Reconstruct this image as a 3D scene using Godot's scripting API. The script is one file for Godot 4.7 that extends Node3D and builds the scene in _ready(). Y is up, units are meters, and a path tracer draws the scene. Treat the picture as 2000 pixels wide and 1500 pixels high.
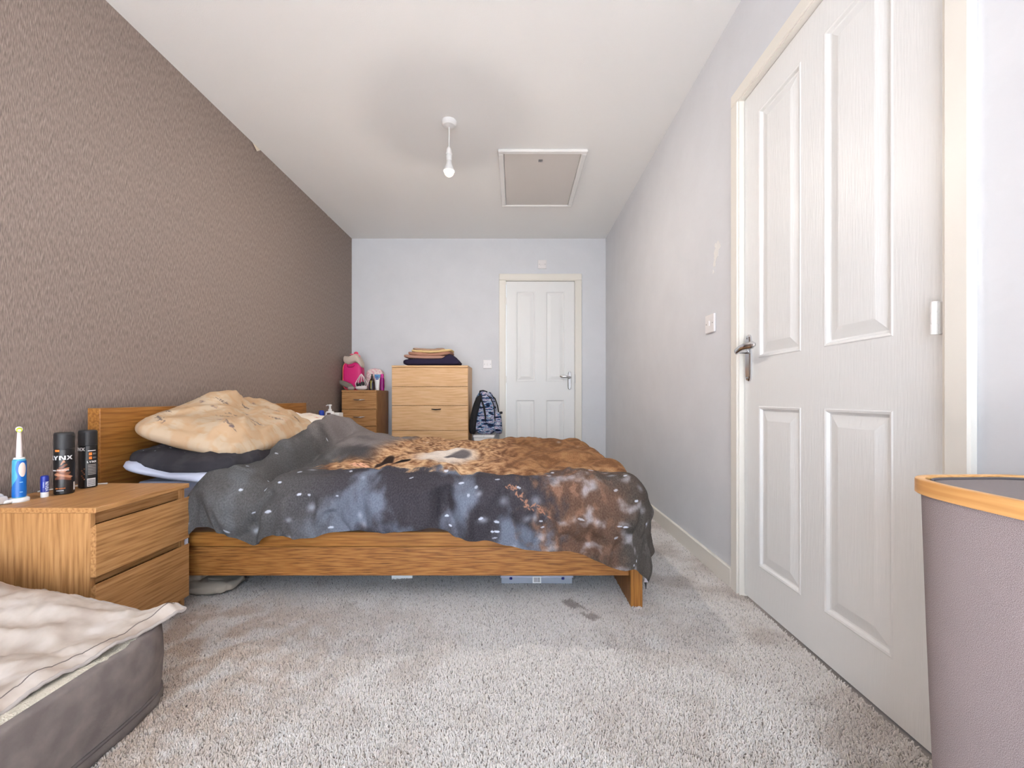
extends Node3D
# Bedroom. The camera stands at x = 0, z = 0, 0.8 m above the carpet and looks along -z.

const XL := -1.654   # left wall
const XR := 0.91     # right wall
const ZB := -4.16    # far wall
const ZF := 2.20     # wall behind the camera with the added glazed doors
const H := 2.40

var M := {}
var taken := {}
var rng := RandomNumberGenerator.new()

# ---------------------------------------------------------------- nodes
func numbered(called: String) -> String:
	if not taken.has(called):
		taken[called] = 0
		return called
	taken[called] += 1
	return "%s_%03d" % [called, taken[called]]

func thing(called: String, label: String, category: String, at := Vector3.ZERO, turn := 0.0, group := "") -> Node3D:
	var o := Node3D.new()
	o.name = numbered(called)
	add_child(o)
	o.position = at
	o.rotation.y = turn
	o.set_meta("label", label)
	o.set_meta("category", category)
	if group:
		o.set_meta("group", group)
	return o

func part(parent: Node3D, called: String, mesh: Mesh, mat: Material, at := Vector3.ZERO, rot := Vector3.ZERO) -> MeshInstance3D:
	var o := MeshInstance3D.new()
	o.name = called
	o.mesh = mesh
	o.material_override = mat
	o.position = at
	o.rotation = rot
	parent.add_child(o, true)
	return o

func single(called: String, label: String, category: String, mesh: Mesh, mat: Material, at := Vector3.ZERO, rot := Vector3.ZERO) -> MeshInstance3D:
	var o := part(self, numbered(called), mesh, mat, at, rot)
	o.set_meta("label", label)
	o.set_meta("category", category)
	return o

func struct(called: String, mesh: Mesh, mat: Material, label: String, category: String, at := Vector3.ZERO) -> MeshInstance3D:
	var o := single(called, label, category, mesh, mat, at)
	o.set_meta("kind", "structure")
	return o

# ---------------------------------------------------------------- mesh helpers
func quad(st: SurfaceTool, a: Vector3, b: Vector3, c: Vector3, d: Vector3, n: Vector3) -> void:
	tri(st, a, b, c, n)
	tri(st, a, c, d, n)

func tri(st: SurfaceTool, a: Vector3, b: Vector3, c: Vector3, n: Vector3) -> void:
	var f := (b - a).cross(c - a)
	if f.length_squared() < 1e-16:
		return
	var list := [a, c, b] if f.dot(n) > 0.0 else [a, b, c]
	var nn := -f.normalized() if f.dot(n) < 0.0 else f.normalized()
	for p in list:
		st.set_normal(nn)
		st.set_uv(Vector2.ZERO)
		st.add_vertex(p)

func begin() -> SurfaceTool:
	var st := SurfaceTool.new()
	st.begin(Mesh.PRIMITIVE_TRIANGLES)
	return st

func add_box(st: SurfaceTool, lo: Vector3, hi: Vector3, r := 0.0) -> void:
	var c := (lo + hi) * 0.5
	var h := (hi - lo) * 0.5
	r = minf(r, minf(h.x, minf(h.y, h.z)) * 0.9)
	var ax := [Vector3.RIGHT, Vector3.UP, Vector3.BACK]
	for k in 3:
		for s in [-1.0, 1.0]:
			var n: Vector3 = ax[k] * s
			var u: Vector3 = ax[(k + 1) % 3]
			var v: Vector3 = ax[(k + 2) % 3]
			var hu: float = h[(k + 1) % 3] - r
			var hv: float = h[(k + 2) % 3] - r
			var o: Vector3 = c + n * h[k]
			quad(st, o - u * hu - v * hv, o + u * hu - v * hv, o + u * hu + v * hv, o - u * hu + v * hv, n)
	if r <= 0.0:
		return
	for k in 3:                                  # edges along axis k
		var u: Vector3 = ax[(k + 1) % 3]
		var v: Vector3 = ax[(k + 2) % 3]
		var hk: float = h[k] - r
		var hu: float = h[(k + 1) % 3]
		var hv: float = h[(k + 2) % 3]
		for s in [-1.0, 1.0]:
			for t in [-1.0, 1.0]:
				var p: Vector3 = c + u * s * hu + v * t * (hv - r)
				var q: Vector3 = c + u * s * (hu - r) + v * t * hv
				quad(st, p - ax[k] * hk, p + ax[k] * hk, q + ax[k] * hk, q - ax[k] * hk, u * s + v * t)
	for sx in [-1.0, 1.0]:
		for sy in [-1.0, 1.0]:
			for sz in [-1.0, 1.0]:
				tri(st, c + Vector3(sx * h.x, sy * (h.y - r), sz * (h.z - r)), c + Vector3(sx * (h.x - r), sy * h.y, sz * (h.z - r)), c + Vector3(sx * (h.x - r), sy * (h.y - r), sz * h.z), Vector3(sx, sy, sz))

func box(lo: Vector3, hi: Vector3, r := 0.0) -> ArrayMesh:
	var st := begin()
	add_box(st, lo, hi, r)
	return st.commit()

func boxes(list: Array, r := 0.0) -> ArrayMesh:
	var st := begin()
	for b in list:
		add_box(st, b[0], b[1], r)
	return st.commit()

# a grid of points (nu columns, nv rows) as a smooth surface. hint: a vector the normals agree with, or ZERO for «away from the middle»
func grid(pts: PackedVector3Array, nu: int, nv: int, uvs := PackedVector2Array(), hint := Vector3.ZERO, wrap := false) -> ArrayMesh:
	var nor := PackedVector3Array()
	nor.resize(pts.size())
	var idx := PackedInt32Array()
	var mid := Vector3.ZERO
	for p in pts:
		mid += p
	mid /= pts.size()
	for j in nv - 1:
		for i in nu - 1:
			var a := j * nu + i
			var b := a + 1
			var c := a + nu
			var d := c + 1
			var f := (pts[d] - pts[a]).cross(pts[c] - pts[b])
			nor[a] += f
			nor[b] += f
			nor[c] += f
			nor[d] += f
	if wrap:
		for j in nv:
			var s := nor[j * nu] + nor[j * nu + nu - 1]
			nor[j * nu] = s
			nor[j * nu + nu - 1] = s
	var agree := 0.0
	for k in pts.size():
		agree += nor[k].dot(hint if hint != Vector3.ZERO else pts[k] - mid)
	var flip := agree < 0.0
	for k in pts.size():
		nor[k] = (nor[k] * (-1.0 if flip else 1.0)).normalized() if nor[k].length_squared() > 1e-20 else Vector3.UP
	for j in nv - 1:
		for i in nu - 1:
			var a := j * nu + i
			var b := a + 1
			var c := a + nu
			var d := c + 1
			if flip:
				idx.append_array([a, b, c, b, d, c])
			else:
				idx.append_array([a, c, b, b, c, d])
	var arr := []
	arr.resize(Mesh.ARRAY_MAX)
	arr[Mesh.ARRAY_VERTEX] = pts
	arr[Mesh.ARRAY_NORMAL] = nor
	if uvs.size() == pts.size():
		arr[Mesh.ARRAY_TEX_UV] = uvs
	arr[Mesh.ARRAY_INDEX] = idx
	var m := ArrayMesh.new()
	m.add_surface_from_arrays(Mesh.PRIMITIVE_TRIANGLES, arr)
	return m

# profile of Vector2(radius, height); smooth round the axis, faceted along the profile unless round_profile
func lathe(prof: Array, seg := 32, round_profile := false) -> ArrayMesh:
	var st := begin()
	for k in prof.size() - 1:
		var p: Vector2 = prof[k]
		var q: Vector2 = prof[k + 1]
		var n0 := normal2(prof, k, k + 1, round_profile, k)
		var n1 := normal2(prof, k, k + 1, round_profile, k + 1)
		for i in seg:
			var a0 := TAU * i / seg
			var a1 := TAU * (i + 1) / seg
			var ring := [[p, n0, a0], [p, n0, a1], [q, n1, a1], [q, n1, a0]]
			var v := []
			for e in ring:
				v.append([Vector3(e[0].x * cos(e[2]), e[0].y, e[0].x * sin(e[2])), Vector3(e[1].x * cos(e[2]), e[1].y, e[1].x * sin(e[2])), Vector2(e[2] / TAU, e[0].y)])
			for t in [[0, 1, 2], [0, 2, 3]]:
				var f: Vector3 = (v[t[1]][0] - v[t[0]][0]).cross(v[t[2]][0] - v[t[0]][0])
				if f.length_squared() < 1e-18:
					continue
				var o: Array = [t[0], t[2], t[1]] if f.dot(v[t[0]][1] + v[t[2]][1]) > 0.0 else t
				for x in o:
					st.set_normal(v[x][1])
					st.set_uv(v[x][2])
					st.add_vertex(v[x][0])
	return st.commit()

func normal2(prof: Array, i: int, j: int, smooth: bool, at: int) -> Vector2:
	var d: Vector2 = prof[j] - prof[i]
	if smooth:
		d = prof[mini(at + 1, prof.size() - 1)] - prof[maxi(at - 1, 0)]
	return Vector2(d.y, -d.x).normalized()      # profile runs upwards: outside is +radius

func tube(path: Array, radius, seg := 10, flat := 1.0) -> ArrayMesh:
	var pts := PackedVector3Array()
	var n := path.size()
	var up := Vector3.UP
	var rows := n + 2
	for k in range(-1, n + 1):
		var i := clampi(k, 0, n - 1)
		var t: Vector3 = (path[mini(i + 1, n - 1)] - path[maxi(i - 1, 0)]).normalized()
		if k <= 0:
			up = Vector3.UP if absf(t.y) < 0.9 else Vector3.RIGHT
		var side := t.cross(up).normalized()
		up = side.cross(t).normalized()
		var r: float = radius[i] if radius is Array else radius
		if k < 0 or k == n:
			r = 0.0001
		for s in seg + 1:
			var a := TAU * s / seg
			pts.append(path[i] + side * cos(a) * r + up * sin(a) * r * flat)
	return grid_tube(pts, seg + 1, rows, path)

func grid_tube(pts: PackedVector3Array, nu: int, nv: int, path: Array) -> ArrayMesh:
	# outward is away from the path; find the sign on one middle ring
	var j := nv / 2
	var a := pts[j * nu]
	var out: Vector3 = a - path[clampi(j - 1, 0, path.size() - 1)]
	var f := (pts[(j + 1) * nu + 1] - pts[j * nu]).cross(pts[(j + 1) * nu] - pts[j * nu + 1])
	if f.dot(out) < 0.0:
		var rev := PackedVector3Array()
		for r in nv:
			for s in nu:
				rev.append(pts[r * nu + nu - 1 - s])
		pts = rev
	return grid_signed(pts, nu, nv)

func grid_signed(pts: PackedVector3Array, nu: int, nv: int) -> ArrayMesh:
	var nor := PackedVector3Array()
	nor.resize(pts.size())
	var idx := PackedInt32Array()
	for j in nv - 1:
		for i in nu - 1:
			var a := j * nu + i
			var f := (pts[a + nu + 1] - pts[a]).cross(pts[a + nu] - pts[a + 1])
			for x in [a, a + 1, a + nu, a + nu + 1]:
				nor[x] += f
			idx.append_array([a, a + nu, a + 1, a + 1, a + nu, a + nu + 1])
	for j in nv:
		var s := nor[j * nu] + nor[j * nu + nu - 1]
		nor[j * nu] = s
		nor[j * nu + nu - 1] = s
	for k in pts.size():
		nor[k] = nor[k].normalized() if nor[k].length_squared() > 1e-24 else Vector3.UP
	var arr := []
	arr.resize(Mesh.ARRAY_MAX)
	arr[Mesh.ARRAY_VERTEX] = pts
	arr[Mesh.ARRAY_NORMAL] = nor
	arr[Mesh.ARRAY_INDEX] = idx
	var m := ArrayMesh.new()
	m.add_surface_from_arrays(Mesh.PRIMITIVE_TRIANGLES, arr)
	return m

func spow(v: float, e: float) -> float:
	return signf(v) * pow(absf(v), e)

# superellipsoid with a deforming function (Vector3 -> Vector3); flat side exponents: ev up and down, eh in plan
func soft(r: Vector3, ev: float, eh: float, nu: int, nv: int, deform = null) -> ArrayMesh:
	var pts := PackedVector3Array()
	var uvs := PackedVector2Array()
	for j in nv:
		var la := -PI / 2 + PI * j / (nv - 1)
		var cl := spow(cos(la), ev) if j > 0 and j < nv - 1 else 0.0
		for i in nu:
			var lo := TAU * (i % (nu - 1)) / (nu - 1)
			var p := Vector3(r.x * cl * spow(cos(lo), eh), r.y * spow(sin(la), ev), r.z * cl * spow(sin(lo), eh))
			uvs.append(Vector2(p.x / r.x * 0.5 + 0.5, p.z / r.z * 0.5 + 0.5))
			pts.append(p)
	if deform != null:
		pts = PackedVector3Array(Array(pts).map(deform))
	return grid(pts, nu, nv, uvs, Vector3.ZERO, true)

# a patch of print wrapped on an upright cylinder (angles in radians, measured from +x towards +z)
func wrapped(r: float, a0: float, a1: float, y0: float, y1: float, n := 10) -> ArrayMesh:
	var pts := PackedVector3Array()
	for y in [y0, y1]:
		for i in n + 1:
			var a := lerpf(a0, a1, float(i) / n)
			pts.append(Vector3(cos(a) * r, y, sin(a) * r))
	var am := (a0 + a1) / 2
	return grid(pts, n + 1, 2, PackedVector2Array(), Vector3(cos(am), 0, sin(am)))

# lettering bent round an upright cylinder, centred at angle a
func wrap_text(text: String, r: float, a: float, y: float, height: float, stretch := 1.0, upright := false) -> ArrayMesh:
	var src := text_arrays(text, height)
	var v: PackedVector3Array = src[Mesh.ARRAY_VERTEX]
	for k in v.size():
		var p := v[k]
		if upright:
			p = Vector3(p.y, -p.x, p.z)
		var t := a - p.x * stretch / r
		v[k] = Vector3(cos(t) * (r + 0.0002 + p.z), y + p.y, sin(t) * (r + 0.0002 + p.z))
	src[Mesh.ARRAY_VERTEX] = v
	src[Mesh.ARRAY_NORMAL] = null
	src[Mesh.ARRAY_TANGENT] = null
	src[Mesh.ARRAY_TEX_UV] = null
	var am := ArrayMesh.new()
	am.add_surface_from_arrays(Mesh.PRIMITIVE_TRIANGLES, src)
	return am

func text_arrays(text: String, height: float) -> Array:
	var f := SystemFont.new()
	f.font_names = PackedStringArray(["Droid Sans"])
	f.font_weight = 700
	var t := TextMesh.new()
	t.font = f
	t.text = text
	t.font_size = 32
	t.pixel_size = height / 23.0
	t.depth = 0.0006
	t.curve_step = 2.0
	return t.get_mesh_arrays()

# ---------------------------------------------------------------- materials
func sm(color: Color, rough := 0.7, spec := 0.5) -> StandardMaterial3D:
	var m := StandardMaterial3D.new()
	m.albedo_color = color
	m.roughness = rough
	m.metallic_specular = spec
	return m

func c8(r: float, g: float, b: float) -> Color:
	return Color(r / 255.0, g / 255.0, b / 255.0)

func noise_tex(freq: float, octaves: int, stops: Array, size := 512, sd := 1, kind := FastNoiseLite.TYPE_SIMPLEX_SMOOTH) -> NoiseTexture2D:
	var n := FastNoiseLite.new()
	n.seed = sd
	n.noise_type = kind
	n.frequency = freq
	n.fractal_octaves = octaves
	n.fractal_type = FastNoiseLite.FRACTAL_FBM if octaves > 1 else FastNoiseLite.FRACTAL_NONE
	var t := NoiseTexture2D.new()
	t.width = size
	t.height = size
	t.seamless = true
	t.noise = n
	if stops:
		var g := Gradient.new()
		g.offsets = PackedFloat32Array(stops.map(func(s): return s[0]))
		g.colors = PackedColorArray(stops.map(func(s): return s[1]))
		t.color_ramp = g
	return t

func triplanar(m: StandardMaterial3D, scale: Vector3, world := false, offset := Vector3.ZERO) -> StandardMaterial3D:
	m.uv1_triplanar = true
	m.uv1_world_triplanar = world
	m.uv1_scale = scale
	m.uv1_offset = offset
	m.uv1_triplanar_sharpness = 8.0
	return m

func relief(m: StandardMaterial3D, t: Texture2D, cm: float) -> StandardMaterial3D:
	m.heightmap_enabled = true
	m.heightmap_texture = t
	m.heightmap_scale = cm
	return m

func wood(t: Texture2D, axis: int, rough := 0.45, offset := Vector3.ZERO, tint := Color.WHITE) -> StandardMaterial3D:
	var s := Vector3(7.5, 7.5, 7.5)
	s[axis] = 0.4
	var m := triplanar(sm(tint, rough, 0.4), s, false, offset)
	m.albedo_texture = t
	return m

func make_materials() -> void:
	var fine := noise_tex(0.12, 3, [], 512, 5)
	var mid := noise_tex(0.03, 4, [], 512, 6)
	M.fine = fine
	# painted surfaces
	M.ceiling = relief(triplanar(sm(c8(249, 248, 246), 0.9, 0.3), Vector3(3, 3, 3), true), fine, 0.03)
	M.wall = triplanar(sm(Color.WHITE, 0.85, 0.3), Vector3(0.55, 0.55, 0.55), true)
	M.wall.albedo_texture = noise_tex(0.012, 4, [[0.0, c8(218, 219, 223)], [1.0, c8(223, 224, 228)]], 512, 8)
	relief(M.wall, fine, 0.02)
	# wallpaper: fine upright threads
	var paper := noise_tex(0.055, 4, [[0.18, c8(108, 95, 88)], [0.42, c8(132, 117, 109)], [0.6, c8(143, 128, 119)], [0.85, c8(168, 152, 142)]], 1024, 11)
	M.paper = triplanar(sm(Color.WHITE, 0.6, 0.4), Vector3(6.0, 0.5, 7.0), true)
	M.paper.albedo_texture = paper
	relief(M.paper, noise_tex(0.055, 4, [], 1024, 11), 0.03)
	M.trim = sm(c8(236, 231, 222), 0.4, 0.5)
	M.door = relief(triplanar(sm(c8(237, 237, 236), 0.42, 0.5), Vector3(9, 0.55, 9)), mid, 0.035)
	M.white = sm(c8(240, 238, 236), 0.35)
	M.switch = sm(c8(238, 234, 234), 0.3)
	M.hatch = sm(c8(216, 210, 205), 0.7)
	M.chrome = sm(c8(215, 215, 218), 0.12)
	M.chrome.metallic = 1.0
	M.steel = sm(c8(150, 150, 152), 0.3)
	M.steel.metallic = 1.0
	M.dark = sm(c8(28, 27, 30), 0.6)
	# woods
	var oak := noise_tex(0.022, 5, [[0.2, c8(152, 106, 63)], [0.42, c8(174, 127, 79)], [0.6, c8(181, 134, 86)], [0.85, c8(193, 147, 99)]], 512, 21)
	var oak_bed := noise_tex(0.022, 5, [[0.2, c8(128, 82, 36)], [0.42, c8(148, 98, 46)], [0.62, c8(156, 105, 51)], [0.85, c8(168, 118, 62)]], 512, 22)
	var oak_pale := noise_tex(0.02, 4, [[0.2, c8(210, 164, 115)], [0.5, c8(222, 179, 131)], [0.85, c8(231, 192, 148)]], 512, 23)
	for k in 3:
		M["oak%d" % k] = wood(oak, k)
		M["bed%d" % k] = wood(oak_bed, k, 0.4)
		M["pale%d" % k] = wood(oak_pale, k)
	M.oak2b = wood(oak, 2, 0.45, Vector3(0.3, 0.37, 0.2))
	M.rail = wood(noise_tex(0.03, 5, [[0.25, c8(112, 70, 34)], [0.42, c8(142, 93, 46)], [0.6, c8(154, 104, 54)], [0.85, c8(168, 118, 66)]], 512, 27), 0, 0.45)  # dense grain, also darkened for shade under the top rail
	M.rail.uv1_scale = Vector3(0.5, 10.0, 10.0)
	M.bamboo = wood(noise_tex(0.03, 3, [[0.2, c8(204, 150, 90)], [0.8, c8(226, 178, 118)]], 256, 25), 2, 0.35)
	# fabrics
	var weave := noise_tex(0.25, 2, [], 512, 31)
	M.weave = weave
	M.hamper = triplanar(sm(Color.WHITE, 0.95, 0.2), Vector3(4.5, 4.5, 4.5))
	M.hamper.albedo_texture = noise_tex(0.2, 3, [[0.25, c8(116, 104, 106)], [0.5, c8(150, 139, 141)], [0.75, c8(180, 170, 172)]], 1024, 32)
	relief(M.hamper, weave, 0.03)
	M.lid = relief(triplanar(sm(c8(135, 127, 128), 0.95, 0.2), Vector3(3, 3, 3)), weave, 0.05)
	M.suede = triplanar(sm(Color.WHITE, 0.95, 0.2), Vector3(1.4, 1.4, 1.4))
	M.suede.albedo_texture = noise_tex(0.02, 5, [[0.2, c8(116, 107, 104)], [0.5, c8(124, 115, 111)], [0.8, c8(133, 123, 118)]], 512, 33)
	relief(M.suede, weave, 0.03)
	M.throw = triplanar(sm(Color.WHITE, 0.95, 0.2), Vector3(1.1, 1.1, 1.1))
	M.throw.albedo_texture = noise_tex(0.016, 5, [[0.2, c8(178, 164, 153)], [0.5, c8(194, 182, 171)], [0.8, c8(206, 196, 188)]], 512, 34)
	M.sherpa = relief(triplanar(sm(c8(222, 213, 196), 0.95, 0.2), Vector3(4, 4, 4)), fine, 0.3)
	M.sheet = sm(c8(196, 199, 216), 0.9, 0.2)
	M.lining = sm(c8(222, 220, 230), 0.9, 0.2)
	M.piping = sm(c8(98, 91, 89), 0.9, 0.2)

# ---------------------------------------------------------------- prints
func smooth01(a: float, b: float, v: float) -> float:
	return smoothstep(a, b, v)

func noise_bytes(w: int, h: int, freq: float, oct: int, sd: int, sx := 1.0) -> PackedByteArray:
	var n := FastNoiseLite.new()
	n.seed = sd
	n.frequency = freq
	n.fractal_octaves = oct
	n.noise_type = FastNoiseLite.TYPE_SIMPLEX_SMOOTH
	var im := n.get_image(int(w / sx), h)
	if sx != 1.0:
		im.resize(w, h, Image.INTERPOLATE_BILINEAR)
	im.convert(Image.FORMAT_L8)
	return im.get_data()

func mixc(a: Color, b: Color, t: float) -> Color:
	return a.lerp(b, clampf(t, 0.0, 1.0))

# x from A0 to A1 along the bed; w: metres from the front top edge, positive across the top, negative down the hanging side
const A0 := -1.30
const A1 := 0.95
const W0 := -0.55
const W1 := 1.55
func duvet_print() -> ImageTexture:
	var w := 1120
	var h := 760
	var cloud := noise_bytes(w, h, 0.008, 4, 41)
	var grain := noise_bytes(w, h, 0.35, 1, 42)
	var mott := noise_bytes(w, h, 0.035, 5, 43)
	var fur := noise_bytes(w, h, 0.09, 3, 44, 1.6)
	var furb := noise_bytes(w, h, 0.02, 4, 45, 1.5)
	var out := PackedByteArray()
	out.resize(w * h * 3)
	var dark := c8(61, 58, 63)
	var blue := c8(104, 110, 124)
	var green := c8(88, 87, 85)
	var f1 := c8(104, 72, 52)
	var f2 := c8(148, 108, 78)
	var f3 := c8(222, 190, 152)
	for y in h:
		var ww := lerpf(W0, W1, (y + 0.5) / h)
		for x in w:
			var a := lerpf(A0, A1, (x + 0.5) / w)
			var k := y * w + x
			var cn := cloud[k] / 255.0
			var g := grain[k] / 255.0 - 0.5
			var mo := mott[k] / 255.0
			# night sky with haze of snow
			var c := mixc(dark, blue, smooth01(0.5, 0.8, cn + 0.12 * smooth01(-0.05, -0.3, ww)))
			c = mixc(c, green, smooth01(-0.55, -0.95, a) * 0.75)
			c = mixc(c, c8(128, 120, 118), 0.8 * smooth01(0.35, 0.75, ww + (cn - 0.5) * 0.5) * smooth01(-0.3, -0.5, a))
			# bark and snow at the foot
			var bark := smooth01(0.02, 0.2, a + (mo - 0.5) * 0.22)
			if bark > 0.0:
				var b := mixc(c8(94, 72, 60), c8(72, 67, 63), smooth01(0.22, 0.45, a + (cn - 0.5) * 0.3))
				b = mixc(b, c8(134, 102, 84), smooth01(0.5, 0.8, mo) * 0.8 * smooth01(0.5, 0.2, a))
				b = mixc(b, c8(172, 168, 174), smooth01(0.55, 0.85, furb[k] / 255.0) * 0.75 * smooth01(0.75, 0.35, a))
				c = mixc(c, b, bark * smooth01(0.15, 0.0, ww))
			# the animal lies across the top
			var edge := 0.03 + 0.03 * sin(a * 5.0) + (mo - 0.5) * 0.08
			var on := smooth01(edge, edge + 0.035, ww) * smooth01(-0.88, -0.8, a + (mo - 0.5) * 0.12)
			on *= 1.0 - smooth01(-0.66, -0.78, a) * smooth01(0.3, 0.42, ww)
			on *= smooth01(0.62, 0.5, a + (mo - 0.5) * 0.1)
			if on > 0.0:
				var fu := fur[k] / 255.0
				var fb := furb[k] / 255.0
				var t := fu * 0.22 + fb * 0.5 + mo * 0.28
				var f := mixc(f1, f2, smooth01(0.32, 0.56, t))
				f = mixc(f, c8(178, 138, 102), smooth01(0.5, 0.7, t) * 0.75)
				f = mixc(f, f3, smooth01(0.45, 0.22, absf(a + 0.42)) * smooth01(0.25, 0.8, fu * 0.6 + mo * 0.4) * 0.7)
				f = mixc(f, f3, smooth01(0.2, 0.05, ww) * smooth01(0.35, 0.75, fu * 0.5 + fb * 0.5) * 0.7)
				f = mixc(f, c8(128, 90, 54), smooth01(-0.1, 0.1, a) * 0.4)
				# eye, muzzle and ear
				f = mixc(f, c8(30, 22, 20), smooth01(1.0, 0.6, pow((a + 0.535) / 0.05, 2) + pow((ww - 0.3) / 0.045, 2)))
				f = mixc(f, c8(226, 220, 214), 0.85 * smooth01(1.0, 0.2, pow((a + 0.36) / 0.2, 2) + pow((ww - 0.5) / 0.3, 2)))
				f = mixc(f, c8(92, 88, 92), 0.9 * smooth01(1.0, 0.4, pow((a + 0.30) / 0.075, 2) + pow((ww - 0.52 - 0.4 * (a + 0.33)) / 0.12, 2)))
				f = mixc(f, c8(226, 176, 148), smooth01(1.0, 0.5, pow((a + 0.72) / 0.06, 2) + pow((ww - 0.24) / 0.07, 2)) * smooth01(0.35, 0.55, fu))
				f = mixc(f, c8(48, 36, 32), smooth01(1.0, 0.5, pow((a + 0.63) / 0.035, 2) + pow((ww - 0.36) / 0.14, 2)))
				c = mixc(c, f, on)
			out[k * 3] = int(clampf(c.r + g * 0.10, 0, 1) * 255)
			out[k * 3 + 1] = int(clampf(c.g + g * 0.10, 0, 1) * 255)
			out[k * 3 + 2] = int(clampf(c.b + g * 0.10, 0, 1) * 255)
	var im := Image.create_from_data(w, h, false, Image.FORMAT_RGB8, out)
	# snowflakes: soft and sharp ones
	rng.seed = 77
	for n in 120:
		var a := rng.randf_range(-1.25, 0.55)
		var ww := rng.randf_range(-0.42, 0.06)
		if n % 9 == 0:
			ww = rng.randf_range(0.1, 1.2)
		var big := rng.randf() < 0.3
		dab(im, a, ww, rng.randf_range(0.012, 0.03) if big else rng.randf_range(0.006, 0.013), rng.randf_range(0.012, 0.026) if big else rng.randf_range(0.003, 0.007), c8(196, 202, 216), rng.randf_range(0.35, 0.6) if big else rng.randf_range(0.7, 0.95), big, rng.randf_range(-0.3, 0.3))
	# twigs
	for n in 34:
		var t := n / 33.0
		dab(im, lerpf(-0.03, 0.11, t) + rng.randf_range(-0.012, 0.012), lerpf(-0.07, -0.17, t) + rng.randf_range(-0.012, 0.012), 0.009, 0.003, c8(160, 116, 94), 0.85, false, rng.randf_range(-1.2, 1.2))
	for n in 18:
		dab(im, -0.09 + rng.randf_range(-0.02, 0.025), -0.37 + rng.randf_range(-0.025, 0.025), 0.01, 0.0035, c8(206, 164, 150), 0.85, false, rng.randf_range(0.0, 3.1))
	return ImageTexture.create_from_image(im)

func dab(im: Image, a: float, ww: float, ra: float, rw: float, color: Color, strength: float, blur: bool, turn: float) -> void:
	var w := im.get_width()
	var h := im.get_height()
	var pa := w / (A1 - A0)
	var pw := h / (W1 - W0)
	var cx := (a - A0) * pa
	var cy := (ww - W0) * pw
	var reach := maxf(ra, rw)
	for y in range(maxi(0, int(cy - reach * pw) - 1), mini(h, int(cy + reach * pw) + 2)):
		for x in range(maxi(0, int(cx - reach * pa) - 1), mini(w, int(cx + reach * pa) + 2)):
			var u := (x - cx) / pa
			var v := (y - cy) / pw
			var p := Vector2(u, v).rotated(turn)
			var d := pow(p.x / ra, 2) + pow(p.y / rw, 2)
			var s := (exp(-d * 2.5) if blur else smooth01(1.0, 0.55, d)) * strength
			if s > 0.01:
				im.set_pixel(x, y, im.get_pixel(x, y).lerp(color, s))

func brush_print(base: Array, strokes: Array, sd: int) -> ImageTexture:
	# a pale pillowcase with brushed marks: base [colour a, colour b], strokes [colour, count, length, width]
	var w := 640
	var cl := noise_bytes(w, w, 0.008, 3, sd)
	var gr := noise_bytes(w, w, 0.03, 4, sd + 1, 4.0)
	var out := PackedByteArray()
	out.resize(w * w * 3)
	for k in w * w:
		var c := mixc(base[0], base[1], smooth01(0.35, 0.65, cl[k] / 255.0))
		c = mixc(c, base[2], smooth01(0.55, 0.85, gr[k] / 255.0) * 0.5)
		out[k * 3] = int(c.r * 255)
		out[k * 3 + 1] = int(c.g * 255)
		out[k * 3 + 2] = int(c.b * 255)
	var im := Image.create_from_data(w, w, false, Image.FORMAT_RGB8, out)
	rng.seed = sd
	for s in strokes:
		for n in s[1]:
			var cx := rng.randf_range(40, w - 40)
			var cy := rng.randf_range(40, w - 40)
			var turn := rng.randf_range(-0.35, 0.35)
			for q in int(s[4]):
				var ox := rng.randfn(0, s[2])
				var oy := rng.randfn(0, s[3])
				var p := Vector2(cx, cy) + Vector2(ox, oy).rotated(turn)
				var rx: float = rng.randf_range(2, 9)
				var ry: float = rng.randf_range(1, 3)
				for y in range(maxi(0, int(p.y - 4)), mini(w, int(p.y + 5))):
					for x in range(maxi(0, int(p.x - 9)), mini(w, int(p.x + 10))):
						var d := pow((x - p.x) / rx, 2) + pow((y - p.y) / ry, 2)
						if d < 1.0:
							im.set_pixel(x, y, im.get_pixel(x, y).lerp(s[0], (1.0 - d) * 0.8))
	return ImageTexture.create_from_image(im)

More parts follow.
